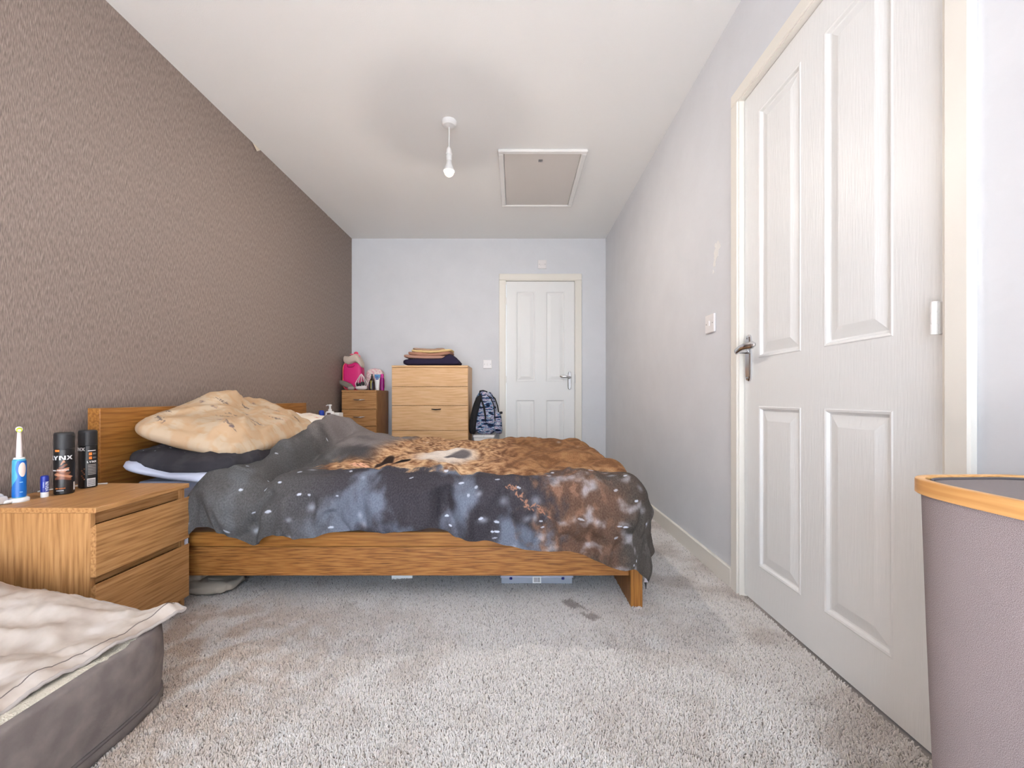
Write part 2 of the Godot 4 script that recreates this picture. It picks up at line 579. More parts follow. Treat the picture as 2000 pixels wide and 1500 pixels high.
# ---------------------------------------------------------------- the scene
func _ready() -> void:
	var cam := Camera3D.new()
	cam.name = "camera"
	add_child(cam)
	cam.position = Vector3(0, 0.798, 0)
	cam.projection = Camera3D.PROJECTION_FRUSTUM
	cam.near = 0.05
	cam.far = 60.0
	cam.size = 2.0 * 0.05 * 750.0 / 805.0
	cam.frustum_offset = Vector2(-7.0, 26.0) / 805.0 * 0.05
	cam.current = true

	var env := Environment.new()
	env.background_mode = Environment.BG_SKY
	var sky := Sky.new()
	var sk := ProceduralSkyMaterial.new()
	sk.sky_top_color = c8(168, 196, 232)
	sk.sky_horizon_color = c8(226, 234, 242)
	sk.ground_bottom_color = c8(120, 122, 116)
	sk.ground_horizon_color = c8(196, 200, 200)
	sk.energy_multiplier = 3.0
	sky.sky_material = sk
	env.sky = sky
	env.tonemap_mode = Environment.TONE_MAPPER_LINEAR
	env.tonemap_exposure = 1.15
	env.sdfgi_enabled = true
	env.ssao_enabled = true
	env.ssil_enabled = true
	var we := WorldEnvironment.new()
	we.name = "world_environment"
	we.environment = env
	add_child(we)

	var day := AreaLight3D.new()          # area lamp for daylight, added at the unseen glazed doors behind the camera
	day.name = "window_daylight"
	day.area_size = Vector2(2.2, 2.0)
	day.light_color = Color(0.84, 0.93, 1.0)
	day.light_energy = 5.6
	day.area_range = 12.0
	day.shadow_enabled = true
	day.position = Vector3(-0.37, 1.08, ZF + 0.04)
	add_child(day)

	var sun := DirectionalLight3D.new()   # high sun through the added glazed doors: it falls on the carpet behind the camera and bounces to the ceiling
	sun.name = "sun"
	sun.light_color = Color(0.95, 0.97, 1.0)
	sun.light_energy = 46.0
	sun.light_angular_distance = 0.6
	sun.shadow_enabled = true
	sun.sky_mode = DirectionalLight3D.SKY_MODE_LIGHT_ONLY
	sun.rotation_degrees = Vector3(-46, 4, 0)
	add_child(sun)

	make_materials()
	build_shell()
	build_doors()
	build_fittings()
	build_bed()
	build_duvet()
	build_pillows()
	build_nightstand()
	build_chests()
	build_far_things()
	build_hamper()
	build_dog_bed()
	build_under_bed()
	build_carpet()

# ---------------------------------------------------------------- room
func build_shell() -> void:
	var t := 0.12
	struct("floor", box(Vector3(XL - t, -t, ZB - t), Vector3(XR + t, 0, ZF + t)), sm(c8(150, 140, 133), 0.95), "grey beige carpeted floor of the bedroom", "floor")
	struct("ceiling", box(Vector3(XL - t, H, ZB - t), Vector3(XR + t, H + t, ZF + t)), M.ceiling, "plain white painted ceiling", "ceiling")
	var wl := struct("wall_left", box(Vector3(XL - t, 0, ZB - t), Vector3(XL, H, ZF + t)), M.paper, "taupe brown textured wallpaper wall behind the bed headboard", "wall")
	# small tears where the paper lifts at the ceiling
	for q in [[-2.62, 0.05], [-3.62, 0.025]]:
		var st := begin()
		var s: float = q[1]
		tri(st, Vector3(XL + 0.001, H - 0.001, q[0] - s), Vector3(XL + 0.001, H - 0.001, q[0] + s * 0.6), Vector3(XL + 0.016, H - s * 0.9, q[0] + s * 0.2), Vector3(1, 0.3, 0))
		part(wl, "torn_paper", st.commit(), sm(c8(226, 214, 196), 0.8))
	# far wall with its door opening
	struct("wall_back", boxes([
		[Vector3(XL, 0, ZB - t), Vector3(-0.102, H, ZB)], [Vector3(0.602, 0, ZB - t), Vector3(XR, H, ZB)], [Vector3(-0.102, 1.978, ZB - t), Vector3(0.602, H, ZB)]]),
		M.wall, "pale grey painted wall around the far door", "wall")
	var wr := struct("wall_right", boxes([
		[Vector3(XR, 0, ZB - t), Vector3(XR + t, H, -1.661)], [Vector3(XR, 0, -0.852), Vector3(XR + t, H, ZF + t)], [Vector3(XR, 1.993, -1.661), Vector3(XR + t, H, -0.852)]]),
		M.wall, "pale grey painted wall with the near panelled door", "wall")
	rng.seed = 5                          # flaked patch of paint
	for k in 5:
		var c := [Vector2(1.445, -1.87), Vector2(1.475, -1.85), Vector2(1.41, -1.885), Vector2(1.375, -1.895), Vector2(1.49, -1.875)][k] as Vector2
		var r: float = [0.022, 0.02, 0.012, 0.007, 0.009][k]
		var st := begin()
		var ring := []
		for i in 14:
			var a := TAU * i / 14
			var q := r * rng.randf_range(0.65, 1.15)
			ring.append(Vector3(XR - 0.0012, c.x + sin(a) * q * 1.3, c.y + cos(a) * q))
		for i in 14:
			tri(st, Vector3(XR - 0.0016, c.x, c.y), ring[i], ring[(i + 1) % 14], Vector3.LEFT)
			quad(st, ring[i], ring[(i + 1) % 14], ring[(i + 1) % 14] + Vector3(0.0012, 0, 0), ring[i] + Vector3(0.0012, 0, 0), Vector3.LEFT + (ring[i] - Vector3(XR, c.x, c.y)) * 40)
		part(wr, "paint_patch", st.commit(), sm(c8(232, 230, 228), 0.7))
	# wall behind the camera, tall glazed doors added for daylight and carpet bounce
	var wx0 := -1.48
	var wx1 := 0.74
	struct("wall_front", boxes([
		[Vector3(XL, 0, ZF), Vector3(wx0, H, ZF + t)], [Vector3(wx1, 0, ZF), Vector3(XR, H, ZF + t)], [Vector3(wx0, 0, ZF), Vector3(wx1, 0.06, ZF + t)], [Vector3(wx0, 2.10, ZF), Vector3(wx1, H, ZF + t)]]),
		M.wall, "pale grey wall with the added glazed doors", "wall")
	var wn := Node3D.new()
	wn.name = "window_1"
	add_child(wn)
	wn.set_meta("kind", "structure")
	wn.set_meta("label", "unseen wide white framed glazed doors added to light the bedroom")
	wn.set_meta("category", "window")
	var zg := ZF + 0.075
	part(wn, "window_frame", boxes([
		[Vector3(wx0, 0.06, zg - 0.03), Vector3(wx0 + 0.05, 2.10, zg + 0.03)], [Vector3(wx1 - 0.05, 0.06, zg - 0.03), Vector3(wx1, 2.10, zg + 0.03)],
		[Vector3(wx0 + 0.05, 0.06, zg - 0.03), Vector3(wx1 - 0.05, 0.11, zg + 0.03)], [Vector3(wx0 + 0.05, 2.05, zg - 0.03), Vector3(wx1 - 0.05, 2.10, zg + 0.03)],
		[Vector3(-0.72, 0.11, zg - 0.03), Vector3(-0.67, 2.05, zg + 0.03)], [Vector3(-0.07, 0.11, zg - 0.03), Vector3(-0.02, 2.05, zg + 0.03)]], 0.004), M.white)
	var glass := sm(Color(1, 1, 1, 0.06), 0.02)
	glass.transparency = BaseMaterial3D.TRANSPARENCY_ALPHA
	for q in [[wx0 + 0.05, -0.72], [-0.67, -0.07], [-0.02, wx1 - 0.05]]:
		part(wn, "pane", box(Vector3(q[0], 0.11, zg - 0.004), Vector3(q[1], 2.05, zg + 0.004)), glass)
	part(wn, "threshold", box(Vector3(wx0 - 0.0, 0.012, ZF - 0.03), Vector3(wx1 + 0.0, 0.06, ZF), 0.004), M.white)
	# skirting boards
	var sk := 0.085
	struct("baseboard_right", boxes([[Vector3(XR - 0.016, 0, ZB + 0.0), Vector3(XR, sk, -1.716)], [Vector3(XR - 0.016, 0, -0.797), Vector3(XR, sk, ZF)]], 0.004), M.trim, "cream skirting board along the pale grey side wall", "baseboard")
	struct("baseboard_back", boxes([[Vector3(XL + 0.016, 0, ZB), Vector3(-0.172, sk, ZB + 0.016)], [Vector3(0.672, 0, ZB), Vector3(XR - 0.016, sk, ZB + 0.016)]], 0.004), M.trim, "cream skirting board along the far wall", "baseboard")
	struct("baseboard_left", box(Vector3(XL, 0, ZB), Vector3(XL + 0.016, sk, ZF), 0.004), M.trim, "cream skirting board along the wallpapered wall", "baseboard")

# ---------------------------------------------------------------- doors
# face in the x-y plane looking to +z; x from 0 to w
func panel_mesh(x0: float, y0: float, x1: float, y1: float) -> ArrayMesh:
	var st := begin()
	var prof := [[0.0, 0.0], [0.003, 0.002], [0.009, 0.0005], [0.014, -0.007], [0.018, -0.008], [0.022, -0.0072], [0.05, -0.0005], [0.053, 0.0]]
	for k in prof.size() - 1:
		var d0: float = prof[k][0]
		var d1: float = prof[k + 1][0]
		var z0: float = prof[k][1]
		var z1: float = prof[k + 1][1]
		var a := [Vector3(x0 + d0, y0 + d0, z0), Vector3(x1 - d0, y0 + d0, z0), Vector3(x1 - d0, y1 - d0, z0), Vector3(x0 + d0, y1 - d0, z0)]
		var b := [Vector3(x0 + d1, y0 + d1, z1), Vector3(x1 - d1, y0 + d1, z1), Vector3(x1 - d1, y1 - d1, z1), Vector3(x0 + d1, y1 - d1, z1)]
		for i in 4:
			quad(st, a[i], a[(i + 1) % 4], b[(i + 1) % 4], b[i], Vector3.BACK)
	var e: float = prof[-1][0]
	quad(st, Vector3(x0 + e, y0 + e, 0), Vector3(x1 - e, y0 + e, 0), Vector3(x1 - e, y1 - e, 0), Vector3(x0 + e, y1 - e, 0), Vector3.BACK)
	return st.commit()

func leaf_mesh(w: float, y0: float, y1: float, xs: Array, ys: Array) -> ArrayMesh:
	# stiles and rails stand round the panels; the panels' ground lies behind them
	var st := begin()
	var b := 0.012
	add_box(st, Vector3(0, y0, -0.038), Vector3(w, y1, -b))
	var cols := [0.0, xs[0], xs[1], xs[2], xs[3], w]
	var rows := [y0, ys[0], ys[1], ys[2], ys[3], y1]
	for i in 5:
		for j in 5:
			if (i == 1 or i == 3) and (j == 1 or j == 3):
				continue
			add_box(st, Vector3(cols[i], rows[j], -b), Vector3(cols[i + 1], rows[j + 1], 0))
	return st.commit()

func make_door(called: String, label: String, at: Vector3, turn: float, w: float, top: float, xs: Array, ys: Array, handle_x: float, dir: float, hinge_x: float, hinge_y: Array, proud: float, cw: float, handle_y: float) -> Node3D:
	var d := Node3D.new()
	d.name = called
	add_child(d)
	d.position = at
	d.rotation.y = turn
	d.set_meta("kind", "structure")
	d.set_meta("label", label)
	d.set_meta("category", "door")
	var leaf := part(d, "leaf", leaf_mesh(w, 0.012, top, xs, ys), M.door)
	for i in [0, 2]:
		for j in [0, 2]:
			part(leaf, "panel", panel_mesh(xs[i], ys[j], xs[i + 1], ys[j + 1]), M.door)
	# lining and architrave
	var g := 0.003
	part(d, "door_lining", boxes([[Vector3(-g - 0.006, 0, -0.11), Vector3(-g, top + g, proud - 0.006)], [Vector3(w + g, 0, -0.11), Vector3(w + g + 0.006, top + g, proud - 0.006)], [Vector3(-g - 0.006, top + g, -0.11), Vector3(w + g + 0.006, top + g + 0.006, proud - 0.006)]]), M.trim)
	part(d, "architrave", boxes([[Vector3(-g - cw, 0, 0.006), Vector3(-g - 0.006, top + g + 0.006, proud)], [Vector3(w + g + 0.006, 0, 0.006), Vector3(w + g + cw, top + g + 0.006, proud)], [Vector3(-g - cw, top + g + 0.006, 0.006), Vector3(w + g + cw, top + g + cw, proud)]], 0.004), M.trim)
	for y in hinge_y:
		var h := part(d, "hinge", lathe([Vector2(0.0, -0.036), Vector2(0.0065, -0.035), Vector2(0.0065, -0.013), Vector2(0.0058, -0.0125), Vector2(0.0065, -0.012), Vector2(0.0065, 0.012), Vector2(0.0058, 0.0125), Vector2(0.0065, 0.013), Vector2(0.0065, 0.035), Vector2(0.0, 0.036)], 16), M.white, Vector3(hinge_x, y, 0.018 if dir > 0 else 0.008))
		part(h, "hinge_leaf", box(Vector3(-0.006, -0.034, -0.018), Vector3(0.006, 0.034, -0.004)), M.white)
	# lever handle on a long plate
	var hd := part(d, "handle_plate", handle_plate(), M.chrome, Vector3(handle_x, handle_y, 0))
	var ly := 0.026
	part(hd, "spindle", tube([Vector3(0, ly, 0.004), Vector3(0, ly, 0.03), Vector3(0, ly, 0.05)], 0.009, 14), M.chrome)
	var path := []
	var rad := []
	for k in 13:
		var t := k / 12.0
		path.append(Vector3(dir * (0.108 * t - 0.006), ly + 0.008 * sin(t * PI) + 0.014 * t * t, 0.048 + 0.004 * sin(t * PI) - 0.010 * t * t * t))
		rad.append(lerpf(0.008, 0.0095, t) if k < 12 else 0.005)
	part(hd, "lever", tube(path, rad, 14, 1.5), M.chrome)
	for y in [-0.078, 0.078]:
		part(hd, "screw", lathe([Vector2(0.0, 0.0), Vector2(0.0045, 0.0), Vector2(0.004, 0.0015), Vector2(0.0, 0.002)], 12), M.steel, Vector3(0, y, 0.0095), Vector3(PI / 2, 0, 0))
	return d

func handle_plate() -> ArrayMesh:
	var pts := []
	for k in 33:
		var a := TAU * k / 32.0
		pts.append(Vector2(0.0185 * spow(cos(a), 0.75), 0.092 * spow(sin(a), 0.32)))
	var st := begin()
	for k in 32:
		var p: Vector2 = pts[k]
		var q: Vector2 = pts[k + 1]
		var n := Vector3(p.x + q.x, (p.y + q.y) * 0.3, 0)
		quad(st, Vector3(p.x, p.y, 0), Vector3(q.x, q.y, 0), Vector3(q.x, q.y, 0.006), Vector3(p.x, p.y, 0.006), n)
		quad(st, Vector3(p.x, p.y, 0.006), Vector3(q.x, q.y, 0.006), Vector3(q.x * 0.7, q.y * 0.95, 0.0095), Vector3(p.x * 0.7, p.y * 0.95, 0.0095), n + Vector3(0, 0, 0.1))
		tri(st, Vector3(p.x * 0.7, p.y * 0.95, 0.0095), Vector3(q.x * 0.7, q.y * 0.95, 0.0095), Vector3(0, 0, 0.0095), Vector3.BACK)
	return st.commit()

func build_doors() -> void:
	# near door on the right wall: local x runs from its far edge towards the camera
	make_door("door_1", "large white four panel door with chrome lever beside the fabric hamper", Vector3(0.918, 0, -1.652), -PI / 2, 0.782, 1.984,
		[0.096, 0.326, 0.426, 0.650], [0.160, 0.765, 0.947, 1.880], 0.034, 1.0, 0.766, [0.968, 1.76, 0.2], 0.026, 0.056, 0.952)
	var far_door := make_door("door_2", "white four panel door with cream frame in the far wall", Vector3(-0.094, 0, ZB - 0.006), 0.0, 0.688, 1.969,
		[0.098, 0.292, 0.398, 0.588], [0.20, 0.775, 0.957, 1.869], 0.64, -1.0, -0.002, [1.77, 0.98, 0.2], 0.024, 0.069, 0.968)
	part(far_door, "strike_plate", box(Vector3(0.6915, 0.94, 0.0), Vector3(0.6935, 1.03, 0.02)), M.steel)

# ---------------------------------------------------------------- fittings
func plate_switch(called: String, label: String, at: Vector3, turn: float, rocker: Vector2) -> void:
	var s := thing(called, label, "switch", at, turn)
	part(s, "plate", box(Vector3(-0.043, -0.043, 0), Vector3(0.043, 0.043, 0.01), 0.003), M.switch)
	part(s, "rocker", box(Vector3(-rocker.x, -rocker.y, 0.0095), Vector3(rocker.x, rocker.y, 0.0145), 0.002), M.switch)
	for x in [-0.03, 0.03]:
		part(s, "screw", lathe([Vector2(0, 0), Vector2(0.0032, 0), Vector2(0.003, 0.0006), Vector2(0, 0.0007)], 10), M.steel, Vector3(x, 0, 0.01), Vector3(PI / 2, 0, 0))

func build_fittings() -> void:
	plate_switch("light_switch", "square white light switch beside the near white door", Vector3(XR, 1.14, -1.915), -PI / 2, Vector2(0.006, 0.012))
	plate_switch("light_switch", "square white light switch between tall chest and far door", Vector3(-0.283, 1.131, ZB), 0, Vector2(0.006, 0.012))
	plate_switch("isolator_switch", "square white switch plate above the far door", Vector3(0.268, 2.138, ZB), 0, Vector2(0.024, 0.011))
	# loft hatch
	var x0 := -0.115
	var x1 := 0.468
	var z0 := -3.448
	var z1 := -2.654
	var f := 0.036
	var h := thing("loft_hatch", "white framed loft hatch with small catch in the ceiling", "hatch", Vector3(0, H, 0))
	part(h, "frame", boxes([[Vector3(x0, -0.018, z1 - f), Vector3(x1, 0, z1)], [Vector3(x0, -0.018, z0), Vector3(x1, 0, z0 + f)], [Vector3(x0, -0.018, z0 + f), Vector3(x0 + f, 0, z1 - f)], [Vector3(x1 - f, -0.018, z0 + f), Vector3(x1, 0, z1 - f)]], 0.005), M.white)
	part(h, "panel", box(Vector3(x0 + f + 0.003, -0.010, z0 + f + 0.003), Vector3(x1 - f - 0.003, 0, z1 - f - 0.003), 0.001), M.hatch)
	part(h, "catch", boxes([[Vector3(0.153, -0.016, -2.782), Vector3(0.181, -0.010, -2.758)], [Vector3(0.162, -0.020, -2.775), Vector3(0.172, -0.016, -2.764)]], 0.002), M.steel)
	# pendant
	var p := thing("pendant_light", "bare lit bulb on a short white cord under ceiling", "light", Vector3(-0.387, H, -2.396))
	part(p, "ceiling_rose", lathe([Vector2(0, -0.032), Vector2(0.012, -0.031), Vector2(0.034, -0.026), Vector2(0.042, -0.018), Vector2(0.044, 0.0), Vector2(0, 0)], 36, false), M.white)
	part(p, "cord", tube([Vector3(0, -0.03, 0), Vector3(0.001, -0.08, 0), Vector3(0, -0.15, 0)], 0.0032, 8), M.white)
	part(p, "lamp_holder", lathe([Vector2(0, -0.228), Vector2(0.0165, -0.228), Vector2(0.0165, -0.195), Vector2(0.019, -0.194), Vector2(0.019, -0.186), Vector2(0.0165, -0.185), Vector2(0.013, -0.16), Vector2(0.006, -0.148), Vector2(0, -0.148)], 24), M.white)
	var glow := sm(c8(255, 244, 225), 0.4)
	glow.emission_enabled = true
	glow.emission = c8(255, 226, 178)
	glow.emission_energy_multiplier = 5.0
	part(p, "bulb_body", lathe([Vector2(0.0, -0.226), Vector2(0.0145, -0.228), Vector2(0.0175, -0.246), Vector2(0.0262, -0.270), Vector2(0.0292, -0.280), Vector2(0.0294, -0.2885)], 28, true), M.white)
	part(p, "bulb_dome", lathe([Vector2(0, -0.318), Vector2(0.014, -0.315), Vector2(0.0235, -0.306), Vector2(0.0285, -0.293), Vector2(0.0285, -0.2805), Vector2(0.0, -0.2805)], 28, true), glow)
	var l := OmniLight3D.new()
	l.name = "bulb_light"
	l.light_color = Color(1.0, 0.96, 0.91)
	l.light_energy = 0.86
	l.light_size = 0.018
	l.omni_range = 12.0
	l.omni_attenuation = 2.0
	l.shadow_enabled = true
	l.position = Vector3(0, -0.2884, 0)
	p.add_child(l)

# ---------------------------------------------------------------- bed
const BZ0 := -1.565      # near side of the bed
const BZ1 := -3.09
func build_bed() -> void:
	var b := thing("bed", "low oak veneer double bed with plain headboard against wallpapered wall", "bed", Vector3(0, 0, 0))
	part(b, "headboard", box(Vector3(-1.616, 0, BZ1), Vector3(-1.568, 0.757, BZ0 + 0.01), 0.002), M.bed2)
	part(b, "footboard", box(Vector3(0.436, 0, BZ1), Vector3(0.481, 0.30, BZ0 + 0.005), 0.002), M.bed1)
	for s in [[BZ0 - 0.02, -1.0], [BZ1 + 0.02, 1.0]]:
		var z: float = s[0]
		var d: float = s[1]
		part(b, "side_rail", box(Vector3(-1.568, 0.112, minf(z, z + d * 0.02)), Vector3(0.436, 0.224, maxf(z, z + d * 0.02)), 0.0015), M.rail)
		part(b, "top_rail", box(Vector3(-1.568, 0.229, minf(z - d * 0.014, z + d * 0.06)), Vector3(0.436, 0.284, maxf(z - d * 0.014, z + d * 0.06)), 0.0025), M.bed0)
	part(b, "centre_beam", box(Vector3(-1.568, 0.12, -2.36), Vector3(0.436, 0.16, -2.32)), M.steel)
	for k in 14:
		var x := -1.50 + k * 0.145
		part(b, "slat", box(Vector3(x, 0.226, BZ1 + 0.08), Vector3(x + 0.06, 0.24, BZ0 - 0.08)), M.pale2)
	var mt := single("mattress", "mattress in a pale lilac sheet on the oak bed", "mattress", box(Vector3(-1.56, 0.24, BZ1 + 0.085), Vector3(0.43, 0.455, BZ0 - 0.085), 0.03), M.sheet)
	mt.set_meta("group", "bedding")

var dn := FastNoiseLite.new()
func bump(a: float, w: float, ca: float, cw: float, sa: float, sw: float) -> float:
	return exp(-pow((a - ca) / sa, 2) - pow((w - cw) / sw, 2))

func seg_bump(p: Vector2, a: Vector2, b: Vector2, width: float) -> float:
	var t := clampf((p - a).dot(b - a) / (b - a).length_squared(), 0.0, 1.0)
	var d := p.distance_to(a.lerp(b, t))
	return exp(-pow(d / width, 2)) * smoothstep(0.0, 0.15, t + 0.02) * smoothstep(1.0, 0.85, t - 0.02)

# height of the duvet's upper face over the mattress before it hangs down; w = metres from the front top edge
func puff(a: float, w: float) -> float:
	var p := Vector2(a, w)
	var h := 0.0
	h += 0.012 * dn.get_noise_2d(a * 2.2, w * 2.6) * 2.0
	h += 0.007 * dn.get_noise_2d(a * 7.0 + 30, w * 6.0) * 2.0
	# turned-back roll along the pillow end, higher towards the middle of the bed
	h += (0.055 + 0.075 * smoothstep(0.15, 0.75, w)) * exp(-pow((a + 1.13 - 0.02 * sin(w * 5)) / 0.09, 2)) * smoothstep(1.4, 1.1, w)
	h -= 0.05 * exp(-pow((a + 0.965 + 0.08 * w) / 0.035, 2)) * smoothstep(-0.2, 0.0, w) * smoothstep(1.1, 0.9, w)
	# heap
	h += 0.10 * bump(a, w, -0.98, 0.92, 0.24, 0.34) + 0.03 * bump(a, w, -0.8, 0.55, 0.14, 0.2)
	# long soft folds
	h += 0.03 * seg_bump(p, Vector2(-0.55, 0.02), Vector2(-0.22, 0.05), 0.06)
	h += 0.022 * seg_bump(p, Vector2(0.05, 0.55), Vector2(0.42, 0.5), 0.15)
	h -= 0.02 * seg_bump(p, Vector2(-0.17, 0.1), Vector2(0.12, 0.02), 0.035)
	h += 0.014 * seg_bump(p, Vector2(-0.2, 0.3), Vector2(0.1, 0.2), 0.05)
	return h

func hang(a: float, d: float) -> float:
	# how far the hanging front stands out (d = metres below the top edge)
	var p := Vector2(a, -d)
	var o := 0.045 * sin(clampf(d / 0.26, 0, 1) * PI)
	o += 0.02 * dn.get_noise_2d(a * 4.5 + 9, d * 2.0) * 2.0 * smoothstep(0.0, 0.12, d)
	o += 0.010 * dn.get_noise_2d(a * 13 + 70, d * 5.0 + 4) * 2.0 * smoothstep(0.02, 0.15, d)
	o += 0.03 * seg_bump(p, Vector2(-1.16, -0.02), Vector2(-1.0, -0.24), 0.05)
	o -= 0.04 * seg_bump(p, Vector2(-0.90, -0.04), Vector2(-1.02, -0.24), 0.028)
	o += 0.025 * seg_bump(p, Vector2(-0.86, -0.05), Vector2(-0.78, -0.26), 0.05)
	o -= 0.03 * seg_bump(p, Vector2(-0.70, -0.12), Vector2(-0.60, -0.3), 0.035)
	o -= 0.05 * seg_bump(p, Vector2(-0.27, -0.02), Vector2(-0.24, -0.28), 0.03)
	o += 0.03 * seg_bump(p, Vector2(-0.34, -0.02), Vector2(-0.38, -0.2), 0.06)
	o -= 0.025 * seg_bump(p, Vector2(-0.05, -0.02), Vector2(-0.02, -0.2), 0.025)
	o -= 0.02 * seg_bump(p, Vector2(0.06, -0.04), Vector2(0.1, -0.22), 0.03)
	o += 0.02 * seg_bump(p, Vector2(0.2, -0.1), Vector2(0.33, -0.3), 0.05)
	o -= 0.03 * seg_bump(p, Vector2(0.30, -0.2), Vector2(0.22, -0.34), 0.025)
	return o

func front_len(a: float) -> float:
	# length of cloth over the front edge
	var xs := [-1.30, -1.2, -1.05, -0.8, -0.6, -0.4, -0.28, -0.22, -0.13, 0.0, 0.17, 0.30, 0.42, 1.2]
	var ls := [0.235, 0.25, 0.26, 0.254, 0.248, 0.236, 0.233, 0.25, 0.272, 0.295, 0.312, 0.352, 0.385, 0.385]
	for k in xs.size() - 1:
		if a <= xs[k + 1]:
			return lerpf(ls[k], ls[k + 1], smoothstep(0, 1, (a - xs[k]) / (xs[k + 1] - xs[k]))) + 0.004 * sin(a * 23.0)
	return 0.36

const DX1 := 0.43       # the foot edge where the cloth turns down
const DZ0 := -1.625     # the front edge where it turns down
const DTOP := 0.495
func duvet_point(a: float, w: float) -> Vector3:
	var R := 0.075
	var top := DTOP + puff(minf(a, DX1), maxf(w, 0.0)) * smoothstep(0.0, 0.05, maxf(w, 0) + 0.03)
	var da := maxf(0.0, a - DX1)
	var db := maxf(0.0, -w)
	var far := maxf(0.0, w - 1.42)
	var x := minf(a, DX1)
	var z := DZ0 - clampf(w, 0.0, 1.42)
	var y := top
	var head := maxf(0.0, -1.19 - a)            # the pillow end curls under
	if head > 0.0:
		y -= minf(head, 0.11) * 0.9
		x = -1.19 - 0.055 * sin(clampf(head / 0.11, 0, 1) * PI * 0.75)
	if far > 0.0:
		z -= 0.06 * (1.0 - exp(-far / 0.05))
		y -= far * 0.9
	var hyp := sqrt(da * da + db * db)
	if hyp > 0.0:
		var r := pow(pow(da, 2.6) + pow(db, 2.6), 1.0 / 2.6)
		var q := minf(r / R, PI / 2)
		var off := R * sin(q)
		var drop := R * (1.0 - cos(q)) + maxf(0.0, r - R * PI / 2)
		var ca := da / hyp
		var cb := db / hyp
		off += hang(a, drop) * cb * smoothstep(0.0, 0.06, drop) * smoothstep(-1.3, -1.16, a)
		off += ca * cb * 0.03 * sin(atan2(db, da) * 7.0) * smoothstep(0.05, 0.3, drop)
		off += ca * (0.02 * dn.get_noise_2d(z * 6.0, drop * 3.0) * 2.0 + 0.012) * smoothstep(0.05, 0.15, drop)
		if drop > 0.1:
			off = maxf(off, R + 0.02 * smoothstep(0.1, 0.16, drop) * smoothstep(-1.22, -1.1, a))
		x += off * ca
		z += off * cb
		y -= drop
	return Vector3(x, y, z)

func build_duvet() -> void:
	dn.seed = 3
	dn.frequency = 1.0
	dn.fractal_octaves = 2
	var nu := 300
	var nv := 220
	var up := PackedVector3Array()
	var uvs := PackedVector2Array()
	for j in nv:
		var t := float(j) / (nv - 1)
		for i in nu:
			var a := lerpf(-1.30, DX1 + 0.33, float(i) / (nu - 1))
			var fl := front_len(a)
			# more rows on the front than on the far side
			var w := lerpf(-fl, 0.12, t / 0.5) if t < 0.5 else lerpf(0.12, 1.62, (t - 0.5) / 0.5)
			up.append(duvet_point(a, w))
			uvs.append(Vector2((a - A0) / (A1 - A0), (w - W0) / (W1 - W0)))
	var cover := sm(Color.WHITE, 0.9, 0.25)
	cover.albedo_texture = duvet_print()
	cover.texture_repeat = false
	var m := grid(up, nu, nv, uvs, Vector3(0, 1, 0.4))
	var dv := single("duvet", "dark duvet printed with a brown deer and snow on the bed", "duvet", m, cover)
	dv.set_meta("group", "bedding")
	# the underside, a little inside
	var nor: PackedVector3Array = m.surface_get_arrays(0)[Mesh.ARRAY_NORMAL]
	var low := PackedVector3Array()
	for j in nv:
		for i in nu:
			var k := j * nu + i
			var e := minf(minf(i, nu - 1 - i) / 14.0, minf(j, nv - 1 - j) / 12.0)
			var corner := smoothstep(0.74, 0.84, float(i) / (nu - 1)) * smoothstep(0.5, 0.38, float(j) / (nv - 1))
			low.append(up[k] - nor[k] * lerpf(0.004 + 0.014 * smoothstep(0.0, 1.0, e), 0.0025, corner))
	part(dv, "lining", grid(low, nu, nv, PackedVector2Array(), Vector3(0, -1, -0.4)), M.lining)
	var hem := PackedVector3Array()
	for q in 2:
		for i in nu:
			hem.append((up if q == 0 else low)[i])
	part(dv, "hem", grid(hem, nu, 2, PackedVector2Array(), Vector3(0, -1, 0.2)), sm(c8(70, 68, 72), 0.9))

# ---------------------------------------------------------------- pillows
func crumple(n: FastNoiseLite, p: Vector3, sd: float, amp: float) -> Vector3:
	var k := n.get_noise_2d(p.x * 3.2 + sd, p.z * 3.2)
	var k2 := n.get_noise_2d(p.x * 8.0 + sd + 40, p.z * 5.0)
	return p + Vector3(k * 0.03, (k * amp + k2 * amp * 0.4) * (1.0 if p.y > 0 else 0.3), k * 0.03)

